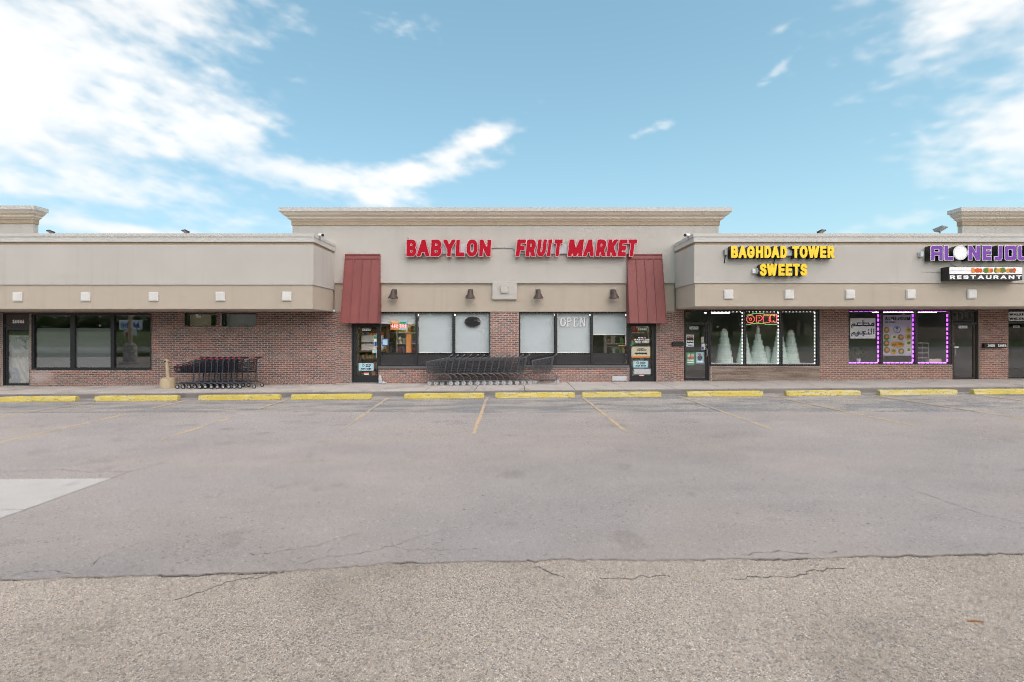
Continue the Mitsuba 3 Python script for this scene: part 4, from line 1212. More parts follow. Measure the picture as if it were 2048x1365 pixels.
def cart_parts(kind):
    """Parts of one cart in its own frame: +x to the handle, y across, rear wheel hub at x = 0."""
    P = []
    if kind == 'dark':
        w, r = .26, .065
        for s in (-1, 1):
            P.append(('side_frame', tube([(.02, s * w, .13), (-.07, s * w, .17), (-.17, s * w, .20), (-.205, s * w, .24), (-.205, s * w, .32), (-.185, s * w, .62), (-.175, s * w, .88), (-.14, s * w, .955), (-.06, s * w, .985), (.0, s * w, 1.0)], .0185, 8), 'cart_paint', 35))
            P.append(('base_rail', tube([(-.17, s * w, .20), (-.45, s * (w - .03), .19), (-.86, s * .15, .165)], .017, 6), 'cart_paint', 35))
        wi, ri = basket([(-.86, -.16, .535), (-.86, .16, .535), (-.20, -.235, .52), (-.20, .235, .52), (-.90, -.17, .72), (-.90, .17, .72), (-.17, -.24, .93), (-.17, .24, .93)], 10, 5, 6, .0075, .013)
        P += [('basket', wi, 'cart_plastic', 0), ('rim', ri, 'cart_plastic', 0)]
        P.append(('bottom_tray', bars([[(-.82, y * .6, .175), (-.22, y, .20)] for y in np.linspace(-.22, .22, 7)] + [[(-.86, -.15, .165), (-.86, .15, .165)], [(-.5, -.22, .185), (-.5, .22, .185)]], .008), 'cart_paint', 0))
        P.append(('handle', tube([(0.0, -.24, 1.0), (0.0, .24, 1.0)], .019, 10), 'cart_plastic', 35))
        for s in (-1, 1):
            P.append(('handle_cap', tube([(-.050, s * (w + .003), .975), (.012, s * (w + .003), 1.003)], .025, 10), 'cart_red', 35))
        P.append(('nose_bumper', rbx(-.925, -.885, -.17, .17, .68, .735, .012), 'cart_red', 0))
        P.append(('gate', bars([[(-.15, y, .93), (-.30, y, .60)] for y in np.linspace(-.22, .22, 8)] + [[(-.15 - .15 * t_, -.23, .93 - .33 * t_), (-.15 - .15 * t_, .23, .93 - .33 * t_)] for t_ in (0, .33, .66, 1)], .007), 'cart_plastic', 0))
        fwx, fy, ry = -.80, .15, w + .0
    else:
        w, r = .255, .072
        for s in (-1, 1):
            P.append(('side_frame', tube([(.0, s * w, .14), (.005, s * w, .20), (-.02, s * w, .28), (-.10, s * w, .355), (-.20, s * w, .395), (-.30, s * w * .95, .405)], .0145, 8), 'chrome_wire', 35))
            P.append(('base_rail', tube([(.0, s * w, .155), (-.30, s * (w - .02), .155), (-.80, s * .15, .15)], .014, 6), 'chrome_wire', 35))
            P.append(('handle_arm', tube([(-.22, s * .24, .42), (-.17, s * .245, .70), (-.115, s * .25, .93), (-.075, s * .25, .955), (.0, s * .25, 1.005)], .0115, 6), 'chrome_wire', 35))
        wi, ri = basket([(-.80, -.15, .415), (-.80, .15, .415), (-.22, -.225, .40), (-.22, .225, .40), (-.835, -.17, .79), (-.835, .17, .79), (-.10, -.245, .925), (-.10, .245, .925)], 13, 7, 6, .0056, .0125)
        P += [('basket', wi, 'chrome_wire', 0), ('rim', ri, 'chrome_wire', 0)]
        P.append(('bottom_tray', bars([[(-.78, y * .6, .155), (-.05, y, .16)] for y in np.linspace(-.22, .22, 8)] + [[(-.8, -.15, .15), (-.8, .15, .15)]], .0045), 'chrome_wire', 0))
        P.append(('handle', tube([(.0, -.25, 1.005), (.0, .25, 1.005)], .015, 10), 'steel_grey', 35))
        P.append(('gate', bars([[(-.095, y, .925), (-.235, y, .47)] for y in np.linspace(-.225, .225, 11)] + [[(-.095 - .14 * t_, -.23, .925 - .455 * t_), (-.095 - .14 * t_, .23, .925 - .455 * t_)] for t_ in (0, .5, 1)], .0042), 'chrome_wire', 0))
        fwx, fy, ry = -.74, .14, w
    ty, hb = wheel(r, .03)
    for (x, y) in ((0, -ry), (0, ry), (fwx, -fy), (fwx, fy)):
        P.append(('wheel', (ty, hb, (x, y, r)), None, 0))
        P.append(('caster_fork', cat([rbx(x - .012, x + .012, y - .026, y - .021, r - .01, r * 2 + .01, .002), rbx(x - .012, x + .012, y + .021, y + .026, r - .01, r * 2 + .01, .002), rbx(x - .02, x + .02, y - .026, y + .026, r * 2 + .005, r * 2 + .018, .003)]), 'steel_grey', 0))
    return P


_PL = {}


def place_cart(kind, x, y, rot, lab, group):
    if kind not in _PL:
        L = []
        for nm, m, mat, sm in cart_parts(kind):
            if nm == 'wheel':
                L.append((nm, (mikit.ply(m[0], 'rubber' if kind == 'dark' else 'wheel_grey', 35), mikit.ply(m[1], 'wheel_grey', 35), m[2])))
            else:
                L.append((nm, mikit.ply(m, mat, sm or False)))
        _PL[kind] = L
    t = thing('shopping_cart', lab, 'shopping cart', group)
    tw = T().translate([x, y, pz(x)]).rotate([0, 0, 1], rot).rotate([0, 1, 0], -math.degrees(SLOPE))
    for nm, d in _PL[kind]:
        if nm == 'wheel':
            w_ = tw @ T().translate(list(d[2]))
            k = put('wheel', d[0], None, t, tw=w_)
            put('hub', d[1], None, k, tw=w_)
        else:
            put(nm, d, None, t, tw=tw)


dk = [399.5, 410.8, 422.8, 434.8, 446.3, 457.4, 468.8, 480.2, 508.2]
for k, u in enumerate(dk):
    place_cart('dark', (u - 1024) / 61.5, 16.48, 0, f'dark cart with red handle ends, {nth[k]} from the left in the nested row' if k < 8 else 'dark red-handled cart standing loosest at the right end of the dark row', 'dark nested carts by the brick wall')
gr = [902, 914.8, 927.5, 941.2, 955.4, 968.4, 981.6, 994.8, 1007.6, 1020.6, 1034.2, 1047.2, 1060.2]
for k, u in enumerate(gr):
    place_cart('wire', (u - 1024) / 59.8, 16.93, 0, f'grey wire cart, {nth[k]} from the left in the long nested row', 'grey wire carts below the market windows')
place_cart('wire', (1115 - 1024) / 59.8, 16.92, -7, 'grey wire cart standing apart at the right end of the wire cart row', 'grey wire carts below the market windows')

# ---- small things on the pavement
t = thing('twig', 'short brown twig on the coarse pavement at the lower right', 'twig')
put('stem', tube([(2.975, 3.262, gz(3) - .012), (3.01, 3.256, gz(3) - .008), (3.05, 3.256, gz(3) - .01), (3.075, 3.25, gz(3) - .013)], [.004, .0065, .006, .004], 7), 'twig_brown', t)
g = np.random.default_rng(12)
for k in range(26):
    x, y = float(g.uniform(-2.6, 3.4)), float(g.uniform(2.86, 3.9))
    s = float(g.uniform(.006, .013))
    leaf = trimesh.Trimesh([(-s, 0, 0), (-.3 * s, .45 * s, .003), (.5 * s, .4 * s, .004), (s, 0, .002), (.4 * s, -.4 * s, .004), (-.4 * s, -.45 * s, .003)], [[0, 5, 1], [1, 5, 4], [1, 4, 2], [2, 4, 3]], process=False)
    tt = put('leaf_scrap', leaf, 'leaf_yellow' if k % 3 else 'food_brown', tw=T().translate([x, y, gz(x) - thk + .004]).rotate([0, 0, 1], float(g.uniform(0, 360))))
    tag(tt, 'tiny dry leaf scrap lying on the coarse pavement', 'leaf', 'leaf scraps on the coarse pavement')

# ================================================================== BEHIND AND ON THE GLASS
YG = WALL + 0.10                                # the panes


def flat(name, poly, mat, parent, y, th=.002, **kw):
    return put(name, ext_xz(poly, y, y + th), mat, parent, **kw)


def r4(u0, v0, u1, v1):
    return er(u0, v0, u1, v1)


# ---- roller shades of the market
SH = [(759, 626, 829, 646.5, 'short pale roller shade above the red number board'), (835.5, 626, 903, 706, 'pale roller shade, middle pane of the left market window'), (909.5, 626, 979, 706, 'pale roller shade behind the hanging oval sign'),
      (1040.5, 626, 1109, 706, 'pale roller shade left of the OPEN shade in the right market window'), (1115.5, 626, 1181, 706, 'pale roller shade with OPEN in white letters'), (1187.5, 626, 1253, 669.5, 'half-raised roller shade beside the right market door')]
for u0, v0, u1, v1, lab in SH:
    t = thing('roller_shade', lab, 'shade', 'pale roller shades in the market windows')
    g = np.random.default_rng(int(u0))
    n = 10
    xs = np.linspace(ex(u0), ex(u1), 9)
    zs = np.linspace(ez(v1), ez(v0), n)
    vv = np.array([(x, WALL + .20 + .012 * math.sin(3 * x + u0) * (1 - j / n) + g.normal(0, .0012), z) for j, z in enumerate(zs) for x in xs])
    ff = []
    for j in range(n - 1):
        for i in range(8):
            a = j * 9 + i
            ff += [[a, a + 1, a + 10], [a, a + 10, a + 9]]
    put('cloth', trimesh.Trimesh(vv, ff, process=False), 'blind', t, smooth=True)
    put('hem_bar', rbx(ex(u0), ex(u1), WALL + .19, WALL + .212, ez(v1) - .02, ez(v1) + .012, .004), 'blind_edge', t)
# white slab-serif OPEN on the shade pane
zo0, zo1 = ez(653.5), ez(635)
ow = (ex(1174) - ex(1121)) / 4
L = []


def ser(x, z, w=.10, h=.028):
    return sbox(x - w / 2, z - h / 2, x + w / 2, z + h / 2)


x = ex(1121)
e = affinity.scale(Point(x + .105, (zo0 + zo1) / 2).buffer(1, quad_segs=10), .105, (zo1 - zo0) / 2)
L.append(e.difference(affinity.scale(e, .50, .72)))
x += ow
s = .042
L.append(unary_union([sbox(x + .02, zo0, x + .02 + s, zo1), ser(x + .04, zo0 + .014, .12), ser(x + .03, zo1 - .014, .08), affinity.scale(Point(x + .08, zo1 - .085).buffer(1), .10, .085).difference(affinity.scale(Point(x + .08, zo1 - .085).buffer(1), .055, .05)).intersection(sbox(x + .05, zo0, x + 1, zo1 + 1))]))
x += ow
L.append(unary_union([sbox(x + .02, zo0, x + .02 + s, zo1), sbox(x, zo0, x + .19, zo0 + .03), sbox(x, zo1 - .03, x + .18, zo1), sbox(x + .02, (zo0 + zo1) / 2 - .014, x + .13, (zo0 + zo1) / 2 + .014), sbox(x + .165, zo0, x + .19, zo0 + .08), sbox(x + .155, zo1 - .075, x + .18, zo1)]))
x += ow
L.append(unary_union([sbox(x + .02, zo0, x + .05, zo1), sbox(x + .155, zo0, x + .185, zo1), Polygon([(x + .01, zo1), (x + .06, zo1), (x + .185, zo0), (x + .145, zo0)]), ser(x + .03, zo0 + .012, .09, .024), ser(x + .17, zo1 - .012, .08, .024), ser(x + .025, zo1 - .012, .07, .024)]))
t = thing('open_lettering', 'white slab serif OPEN lettering on the shaded market window', 'lettering')
for q in L:
    flat('letter', q, 'sign_white', t, WALL + .165, .012)
    flat('letter_edge', affinity.translate(q.buffer(.012), .010, -.010), 'steel_grey', t, WALL + .178, .004)
t = thing('hanging_sign', 'dark oval sign hanging on wires before the shade in the left market window', 'sign')
e = affinity.scale(Point(ex(944.5), ez(644)).buffer(1, quad_segs=12), .275, .175)
flat('board', e, 'ink_black', t, WALL + .135, .02)
flat('rim', e.buffer(.012).difference(e.buffer(-.01)), 'bronze', t, WALL + .130, .028)
put('wire', cat([tube([(ex(944.5) + s_ * .16, WALL + .145, ez(644) + .13), (ex(944.5) + s_ * .10, WALL + .145, ez(627))], .005, 5) for s_ in (-1, 1)]), 'steel_grey', t)

# ---- lit number board
t = thing('number_board', 'lit lottery number board with red digits 452 302 in the left market window', 'display')
flat('board', r4(779, 640, 796, 660), 'paper_orange', t, WALL + .15, .03)
flat('board', r4(796, 640, 812.5, 660), 'paper_blue', t, WALL + .15, .03)
flat('header', r4(797, 644, 811, 648), 'paper_green', t, WALL + .146, .003)
flat('header', r4(780, 641, 795, 646), 'paper_cream', t, WALL + .146, .003)
flat('digit_screen', unary_union([r4(780, 648.5, 794.5, 656.5), r4(797, 648.5, 811.5, 656.5)]), 'ink_black', t, WALL + .146, .003)
k = fresh(t + '__digits')
scene[k] = lamp_shape(ext_xz(unary_union([text('452', ex(780.5), ex(794), ez(656), ez(649), .012), text('302', ex(797.5), ex(811), ez(656), ez(649), .012)]), WALL + .142, WALL + .145), (2.6, .10, .08))

# ---- market interior
GOODS = [(.55, .10, .05), (.60, .40, .08), (.12, .28, .10), (.60, .58, .50), (.15, .18, .35), (.45, .30, .16), (.55, .22, .05), (.30, .06, .06), (.62, .52, .20), (.20, .32, .12), (.66, .62, .58), (.08, .06, .05)]


def shelf_unit(x0, x1, y, z0, levels, gap, seed, lab, mat='shelf_white', pal=GOODS, depth=.4):
    g = np.random.default_rng(seed)
    t = thing('shelf_unit', lab, 'shelf')
    put('upright', cat([bx(x0 - .03, x0, y, y + depth, z0, z0 + levels * gap + .1), bx(x1, x1 + .03, y, y + depth, z0, z0 + levels * gap + .1), bx(x0, x1, y + depth - .02, y + depth, z0, z0 + levels * gap + .1)]), mat, t)
    vs, fs, cs, at = [], [], [], 0
    for lv in range(levels):
        z = z0 + lv * gap + .08
        put('shelf', rbx(x0, x1, y, y + depth - .02, z - .03, z, .004), mat, t)
        x = x0 + .02
        while x < x1 - .12:
            w = float(g.uniform(.06, .17))
            h = float(g.uniform(.45, .85)) * (gap - .06)
            c = np.array(pal[int(g.integers(len(pal)))]) * g.uniform(.7, 1.15)
            for dy in (0, .16):
                m = rbx(x, x + w, y + .02 + dy, y + .02 + dy + .14, z, z + h, .008) if g.random() < .5 else tube([(x + w / 2, y + .09 + dy, z), (x + w / 2, y + .09 + dy, z + h * .7), (x + w / 2, y + .09 + dy, z + h)], [w / 2, w / 2, w / 5], 10)
                vs.append(m.vertices)
                fs.append(m.faces + at)
                cs.append(np.tile(c, (len(m.vertices), 1)))
                at += len(m.vertices)
            x += w + float(g.uniform(.005, .03))
    put('goods', trimesh.Trimesh(np.vstack(vs), np.vstack(fs), process=False), 'goods', t, kind='stuff', color=np.vstack(cs))


shelf_unit(-5.6, -4.65, WALL + .9, pz(0), 5, .36, 3, 'shelf of bottles and packets seen through the left market door', 'shelf_brown')
shelf_unit(-4.4, -3.2, WALL + 1.6, pz(0), 5, .42, 4, 'stocked shelf seen below the red number board')
shelf_unit(-6.0, -3.0, WALL + 4.2, pz(0), 6, .42, 5, 'long stocked shelf deep in the market behind the left door')
shelf_unit(3.6, 5.2, WALL + 1.5, pz(0), 5, .42, 6, 'stocked shelf seen through the right market door')
t = thing('price_rail', 'white crates stacked on a ledge inside the left market door', 'crate')
for k in range(2):
    put('crate', rbx(-5.46, -4.72, WALL + .55, WALL + .85, ez(700) + .30 * k - .05, ez(700) + .30 * k + .2, .02), 'shelf_white', t)
put('ledge', bx(-5.6, -4.65, WALL + .5, WALL + .89, ez(700) - .09, ez(700) - .052), 'shelf_brown', t)
t = thing('display_rack', 'tall orange display rack inside the left market window', 'rack')
put('panel', rbx(ex(806), ex(816), WALL + .5, WALL + .75, ez(708), ez(668), .01), 'paper_orange', t)
put('foot', rbx(ex(804), ex(818), WALL + .45, WALL + .8, .15, ez(708) - .001, .01), 'shelf_brown', t)
for lab, x0, x1, e_ in (('long ceiling tube light inside the market behind the left window', -5.4, -1.0, (7, 6.2, 4.8)), ('long ceiling tube light inside the market behind the right window', 1.0, 5.0, (4.5, 4.2, 3.6))):
    t = thing('ceiling_light', lab, 'ceiling light')
    k = fresh(t + '__tube')
    scene[k] = lamp_shape(bx(x0, x1, WALL + 1.2, WALL + 1.32, 2.53, 2.56), e_)
    put('housing', bx(x0 - .05, x1 + .05, WALL + 1.15, WALL + 1.37, 2.565, 2.61), 'white_plastic', t)
t = thing('added_dark_board', 'added black board that darkens the lower part of the left market window', 'board')
put('panel', bx(ex(759), ex(980), WALL + .26, WALL + .28, .2, ez(706.5)), 'ink_black', t)  # added near-black sheet, makes the lower panes read as dark interior
t = thing('added_dark_board', 'added black board that darkens the lower part of the right market window', 'board')
put('panel', bx(ex(1040), ex(1255), WALL + .26, WALL + .28, .2, ez(707)), 'ink_black', t)  # same added sheet, its black stands in for the unlit room
t = thing('pole', 'white pole with a yellow foot rail in the right market window', 'pole')
put('upright', tube([(ex(1253.5), WALL + .15, ez(691)), (ex(1253.5), WALL + .15, ez(636))], .018, 8), 'white_plastic', t)
put('rail', tube([(ex(1238), WALL + .15, ez(692)), (ex(1254), WALL + .15, ez(692))], .018, 8), 'leaf_yellow', t)


# ---- papers on doors and windows
def paper(u0, v0, u1, v1, mat, lab, cat_='poster', y=None, marks=(), name='poster'):
    y = WALL + .112 if y is None else y
    t = thing(name, lab, cat_)
    flat('sheet', r4(u0, v0, u1, v1), mat, t, y, .003)
    for q, m in marks:
        flat('print', q, m, t, y - .002, .0015)
    return t


def bars_(u0, u1, rows, h):
    return unary_union([r4(u0, v, u1, v + h) for v in rows])


def play(u0, v0, u1, v1, lab):
    w, h = u1 - u0, v1 - v0
    ring = Point(ex(u0 + .30 * w), ez(v0 + .30 * h)).buffer(.045).difference(Point(ex(u0 + .30 * w), ez(v0 + .30 * h)).buffer(.028))
    paper(u0, v0, u1, v1, 'paper_blue', lab, 'notice', marks=[(unary_union([ring, text('CASH', ex(u0 + .47 * w), ex(u0 + .82 * w), ez(v0 + .30 * h), ez(v0 + .13 * h), .008), text('POP', ex(u0 + .47 * w), ex(u0 + .78 * w), ez(v0 + .53 * h), ez(v0 + .36 * h), .008),
                                                                          text('PLAY', ex(u0 + .16 * w), ex(u0 + .46 * w), ez(v0 + .86 * h), ez(v0 + .64 * h), .010), text('HERE', ex(u0 + .52 * w), ex(u0 + .84 * w), ez(v0 + .86 * h), ez(v0 + .64 * h), .010)]), 'ink_black')], name='notice')


play(715.5, 727, 745.5, 742.5, 'light blue PLAY HERE notice on the left market door')
play(1268, 722.5, 1298, 736, 'light blue PLAY HERE notice on the right market door')
paper(746, 672, 752, 694, 'paper_white', 'narrow white stickers at the edge of the left market door', 'sticker', marks=[(r4(746.3, 673, 751.8, 678), 'paper_green'), (r4(747, 684, 751.5, 693), 'ink_blue')], name='sticker')
paper(743, 695, 751.8, 707, 'paper_cream', 'small cream and blue sticker on the left market door', 'sticker', marks=[(r4(743.5, 701, 751.3, 706.5), 'paper_blue')], name='sticker')
paper(726, 747, 736, 750.5, 'paper_white', 'small red and white sticker at the foot of the left market door', 'sticker', marks=[(r4(726.2, 745.5, 735.8, 748.2), 'paper_red')], name='sticker')
paper(1280, 750.5, 1289, 753, 'paper_white', 'small red and white sticker at the foot of the right market door', 'sticker', marks=[(r4(1280.2, 749.5, 1288.8, 751.5), 'paper_red')], name='sticker')
t = thing('door_number', 'white numbers 36886 on the left market door glass', 'number')
flat('digits', text('36886', ex(723), ex(740), ez(662.5), ez(657.5), .008), 'sign_white', t, WALL + .090, .003)
t = thing('door_number', 'white numbers 36886 on the right market door glass', 'number')
flat('digits', text('36886', ex(1277), ex(1295), ez(661), ez(656), .008), 'sign_white', t, WALL + .090, .003)
t = thing('door_lettering', 'white lettering WELCOME TO with two rows of words on the right market door', 'lettering')
flat('words', unary_union([text('WELCOME', ex(1277), ex(1288), ez(677), ez(674.5), .004), text('TO', ex(1290), ex(1293), ez(677), ez(674.5), .004), text('BABYLON', ex(1270), ex(1300), ez(681.5), ez(678.3), .008), text('FRUIT', ex(1271), ex(1283), ez(686), ez(682.8), .008), text('MARKET', ex(1285), ex(1300), ez(686), ez(682.8), .008)]), 'sign_white', t, WALL + .09, .003)
paper(1264.5, 683, 1268.5, 691, 'paper_green', 'small green sticker at the left edge of the right market door', 'sticker', name='sticker')
paper(1265, 694, 1302, 716, 'paper_cream', 'cream poster with black lines of print on the right market door', marks=[(unary_union([bars_(1275, 1294, (699.5,), 2.6), bars_(1278, 1290, (697.2,), 1.2), bars_(1271, 1296, (706,), 3.4)]), 'ink_black'), (r4(1265, 713, 1302, 716), 'food_orange')])
paper(1269, 738.5, 1303, 749.5, 'raceway', 'grey paper sheet below the blue notice on the right market door', 'paper', name='paper_sheet')
paper(762, 678, 775, 692, 'ink_blue', 'small blue and white notice at the left edge of the left market window', 'notice', marks=[(r4(763.5, 679.5, 773.5, 690.5), 'paper_blue')], name='notice')

# left vacant shop
t = thing('door_number', 'white numbers 36886 on the brown transom panel of the covered shop door', 'number')
flat('digits', text('36886', ex(20.5), ex(44), ez(647), ez(640), .010), 'sign_white', t, WALL + .076, .004)
t = thing('plastic_sheeting', 'crumpled clear plastic sheeting taped over the vacant shop door', 'plastic sheet')
g = np.random.default_rng(9)
nx, nz_ = 22, 40
vv = []
for j in range(nz_):
    for i in range(nx):
        x, z = ex(10.5) + (ex(53.5) - ex(10.5)) * i / (nx - 1), ez(767) + (ez(671) - ez(767)) * j / (nz_ - 1)
        q = np.array([x * 4 + 1.5 * z, z * 1.6, 3.0])
        d = abs(meshkit.fbm(q[None] * 1.6, 4, 2)[0] - .5) * .22
        vv.append((x, WALL + .125 + d, z))
ff = []
for j in range(nz_ - 1):
    for i in range(nx - 1):
        a = j * nx + i
        ff += [[a, a + 1, a + nx + 1], [a, a + nx + 1, a + nx]]
put('sheet', trimesh.Trimesh(vv, ff, process=False), 'plastic_sheet', t)
put('torn_flap', trimesh.Trimesh([(ex(24), WALL + .13, ez(676)), (ex(53), WALL + .12, ez(675)), (ex(52), WALL + .16, ez(690)), (ex(47), WALL + .13, ez(699)), (ex(36), WALL + .18, ez(698)), (ex(26), WALL + .14, ez(686))], [[0, 1, 2], [0, 2, 5], [5, 2, 3], [5, 3, 4]], process=False), 'glass_film', t)
put('paper', bx(ex(10.5), ex(53), WALL + .24, WALL + .25, ez(767), ez(700)), 'paper_cream', t)
put('dark_bag', rbx(ex(10.5), ex(27), WALL + .225, WALL + .238, ez(767), ez(737), .02), 'ink_navy', t)

# ---- sweets shop window
zsill = ez(728.5)
t = thing('window_ledge', 'pale display ledge inside the sweets shop window', 'ledge')
put('board', rbx(ex(1421), ex(1639), WALL + .18, WALL + .95, zsill - .08, zsill, .006), 'shelf_white', t)


def tier_cake(cx, y, r0, r1, h, n, lab, tint='cake', flat_=True):
    t = thing('tiered_cake', lab, 'cake', 'tall tiered display cakes in the sweets window')
    for k in range(n):
        z0, z1 = zsill + h * k / n, zsill + h * (k + 1) / n
        r = r0 + (r1 - r0) * k / (n - 1)
        put('tier', lathe([(0, 0), (r, 0), (r * 1.012, .012), (r, .02), (r * .985, z1 - z0 - .015), (r * .96, z1 - z0), (0, z1 - z0 + .002)], 28), tint, t, smooth=35, tw=T().translate([cx, y, z0]))
    put('topper', lathe([(0, 0), (r1 * .7, 0), (r1 * .8, .05), (r1 * .35, .10), (0, .12)], 16), 'cake_cream', t, smooth=35, tw=T().translate([cx, y, zsill + h]))


for cx, y, r0, r1, h, n, lab in [(ex(1461), WALL + .52, .29, .125, 1.14, 5, 'tiered pale green cake in the left pane of the sweets window'), (ex(1499), WALL + .42, .25, .09, 1.10, 6, 'tiered pale cake half behind the first mullion of the sweets window'),
                                 (ex(1530), WALL + .50, .30, .05, 1.26, 6, 'slim pointed tiered cake below the red OPEN light'), (ex(1571), WALL + .40, .27, .10, 1.16, 6, 'tiered pale cake beside the second mullion of the sweets window'),
                                 (ex(1600.5), WALL + .60, .28, .12, 1.10, 6, 'tiered pale green cake in the right pane of the sweets window'), (ex(1556), WALL + .75, .18, .12, .50, 4, 'low pale cake behind the second mullion of the sweets window')]:
    tier_cake(cx, y, r0, r1, h, n, lab)
t = thing('door_number', 'white number plate 36870 on the sweets shop door', 'number')
flat('plate', r4(1381, 653.5, 1398.5, 659), 'paper_white', t, WALL + .092, .002)
flat('digits', text('36870', ex(1382), ex(1397.5), ez(658.6), ez(654), .005), 'ink_black', t, WALL + .089, .002)
paper(1374.5, 670, 1390, 694, 'paper_white', 'black and white poster with a red arc on the sweets shop door', marks=[(unary_union([r4(1375.5, 675, 1389, 681.5), bars_(1376, 1389, (684,), 2.5)]), 'ink_black'), (unary_union([r4(1376, 671.5, 1388.5, 674)]), 'paper_red'), (bars_(1378, 1387, (690.5,), 1.5), 'ink_blue')])
paper(1375.5, 705.5, 1392, 731, 'paper_green', 'green poster with pale figures low on the sweets shop door', marks=[(unary_union([lump(ex(1380), ez(712), .055, .07, 3), lump(ex(1387), ez(712), .055, .07, 5)]), 'paper_cream'), (lump(ex(1384), ez(716), .12, .05, 7), 'paper_red'), (bars_(1377, 1390, (720, 724.5), 2.4), 'paper_white')])
paper(1394, 705, 1410, 727.5, 'paper_blue', 'light blue poster of a dark figure on the sweets shop door', marks=[(lump(ex(1402), ez(717), .10, .10, 8), 'ink_navy'), (lump(ex(1402), ez(710.5), .05, .06, 9), 'food_brown'), (bars_(1396, 1408, (723,), 2), 'paper_white')])
paper(1404.5, 674, 1410.5, 686, 'paper_cream', 'small pale sticker near the top right of the sweets shop door', 'sticker', marks=[(r4(1405.5, 677, 1409.5, 683), 'raceway')], name='sticker')
paper(1405.5, 688, 1413, 700.5, 'paper_white', 'blue and white sticker beside the sweets shop door handle', 'sticker', marks=[(r4(1405.8, 694, 1410, 700), 'ink_blue')], name='sticker')


def spots(line_list, pitch, r):
    out = []
    for (u0, v0, u1, v1) in line_list:
        p0, p1 = np.array([ex(u0), WALL + .125, ez(v0)]), np.array([ex(u1), WALL + .125, ez(v1)])
        n = max(2, int(np.linalg.norm(p1 - p0) / pitch) + 1)
        for k in range(n):
            m = trimesh.creation.icosphere(subdivisions=1, radius=r)
            m.apply_scale([1, .5, 1])
            m.apply_translation(p0 + (p1 - p0) * k / (n - 1))
            out.append(m)
    return cat(out)


def dashes(line_list, pitch, ln, r):
    out = []
    for (u0, v0, u1, v1) in line_list:
        p0, p1 = np.array([ex(u0), WALL + .125, ez(v0)]), np.array([ex(u1), WALL + .125, ez(v1)])
        d = p1 - p0
        n = max(2, int(np.linalg.norm(d) / pitch))
        for k in range(n):
            c, h = p0 + d * (k + .5) / n, d / np.linalg.norm(d) * ln / 2
            out.append(tube([c - h, c + h], r, 6))
    return cat(out)


t = thing('light_string', 'white LED light string framing the three sweets shop panes', 'light string')
LW = [(1425, 623.3, 1484, 623.3), (1495, 623.3, 1559, 623.3), (1569, 623.3, 1632, 623.3), (1487.7, 626, 1487.7, 727), (1560.2, 626, 1560.2, 727), (1633.5, 626, 1633.5, 727)]
LW = [(a, b, c, d) for a, b, c, d in LW]
k = fresh(t + '__bulbs')
scene[k] = lamp_shape(spots(LW, .118, .024), (3.0, 2.95, 2.85))
tag(k, kind='stuff')
put('strip', cat([bx(ex(1425), ex(1484), WALL + .14, WALL + .15, ez(728.3), ez(727.3)), bx(ex(1495), ex(1559), WALL + .14, WALL + .15, ez(728.3), ez(727.3)), bx(ex(1569), ex(1632), WALL + .14, WALL + .15, ez(728.3), ez(727.3))]), 'sign_white', t)
t = thing('light_string', 'purple LED light string framing the three restaurant panes', 'light string')
LP = [(1702, 622.6, 1761, 622.6), (1768, 622.6, 1830, 622.6), (1838.5, 622.6, 1899, 622.6), (1761.3, 627, 1761.3, 726), (1831.0, 627, 1831.0, 726), (1900.3, 627, 1900.3, 726), (1700, 726.3, 1761, 726.3), (1768, 726.3, 1831, 726.3), (1838.5, 726.3, 1899, 726.3)]
k = fresh(t + '__bulbs')
scene[k] = lamp_shape(dashes(LP, .148, .105, .028), (1.1, .10, 1.9), 'sign_white')
tag(k, kind='stuff')


# ---- neon OPEN
def outline_tubes(poly, y, r):
    out = []
    for q in polys(poly):
        for ring in [q.exterior, *q.interiors]:
            c = np.array(ring.simplify(.004).coords)[:-1]
            if len(c) > 2:
                out.append(tube(np.column_stack([c[:, 0], np.full(len(c), y), c[:, 1]]), r, 5, close=True))
    return cat(out)


t = thing('neon_sign', 'lit red neon OPEN between two green waves in the sweets shop window', 'neon sign')
nl = [(c, affinity.rotate(letter(c, ex(a), ex(b), ez(v1), ez(v0), .034), -2)) for c, a, b, v0, v1 in (('O', 1497.5, 1513, 631, 646), ('P', 1517, 1529, 630.5, 645), ('E', 1531, 1543.5, 631.5, 645.5), ('N', 1546, 1558.5, 629.5, 644.5))]
for c, p in nl:
    kk = fresh(t + '__letter')
    scene[kk] = lamp_shape(outline_tubes(p, WALL + .16, .0085), (2.3, .17, .13))
for vv_ in (629.5, 649):
    u = np.linspace(1496, 1559, 24)
    pts = [(ex(a), WALL + .165, ez(vv_ + 2.0 * math.sin((a - 1496) / 63 * 2 * math.pi + 2.4) - .02 * (a - 1496))) for a in u]
    kk = fresh(t + '__wave')
    scene[kk] = lamp_shape(tube(pts, .0075, 5), (.16, 1.2, .18))
put('backing', bx(ex(1495), ex(1560), WALL + .19, WALL + .2, ez(651), ez(627)), 'black_plastic', t)

# ---- restaurant
t = thing('neon_sign', 'unlit OPEN sign behind the restaurant transom', 'neon sign')
for c, p in word('OPEN', ex(1909.5), ex(1949.5), ez(642), ez(624.5), .035, .2):
    put('letter', outline_tubes(p, WALL + .13, .009), 'tube_grey', t)
t = thing('arabic_sign', 'white paper with two lines of bold black Arabic lettering', 'sign')
flat('sheet', r4(1704.5, 636.5, 1755.5, 677.5), 'paper_white', t, WALL + .115, .004)


def strokes(items, w):
    out = []
    for it in items:
        out.append(LineString([(ex(a), ez(b)) for a, b in it]).buffer(w / 2, cap_style=2, join_style=2) if len(it) > 1 else Point(ex(it[0][0]), ez(it[0][1])).buffer(w * .62))
    return unary_union(out)


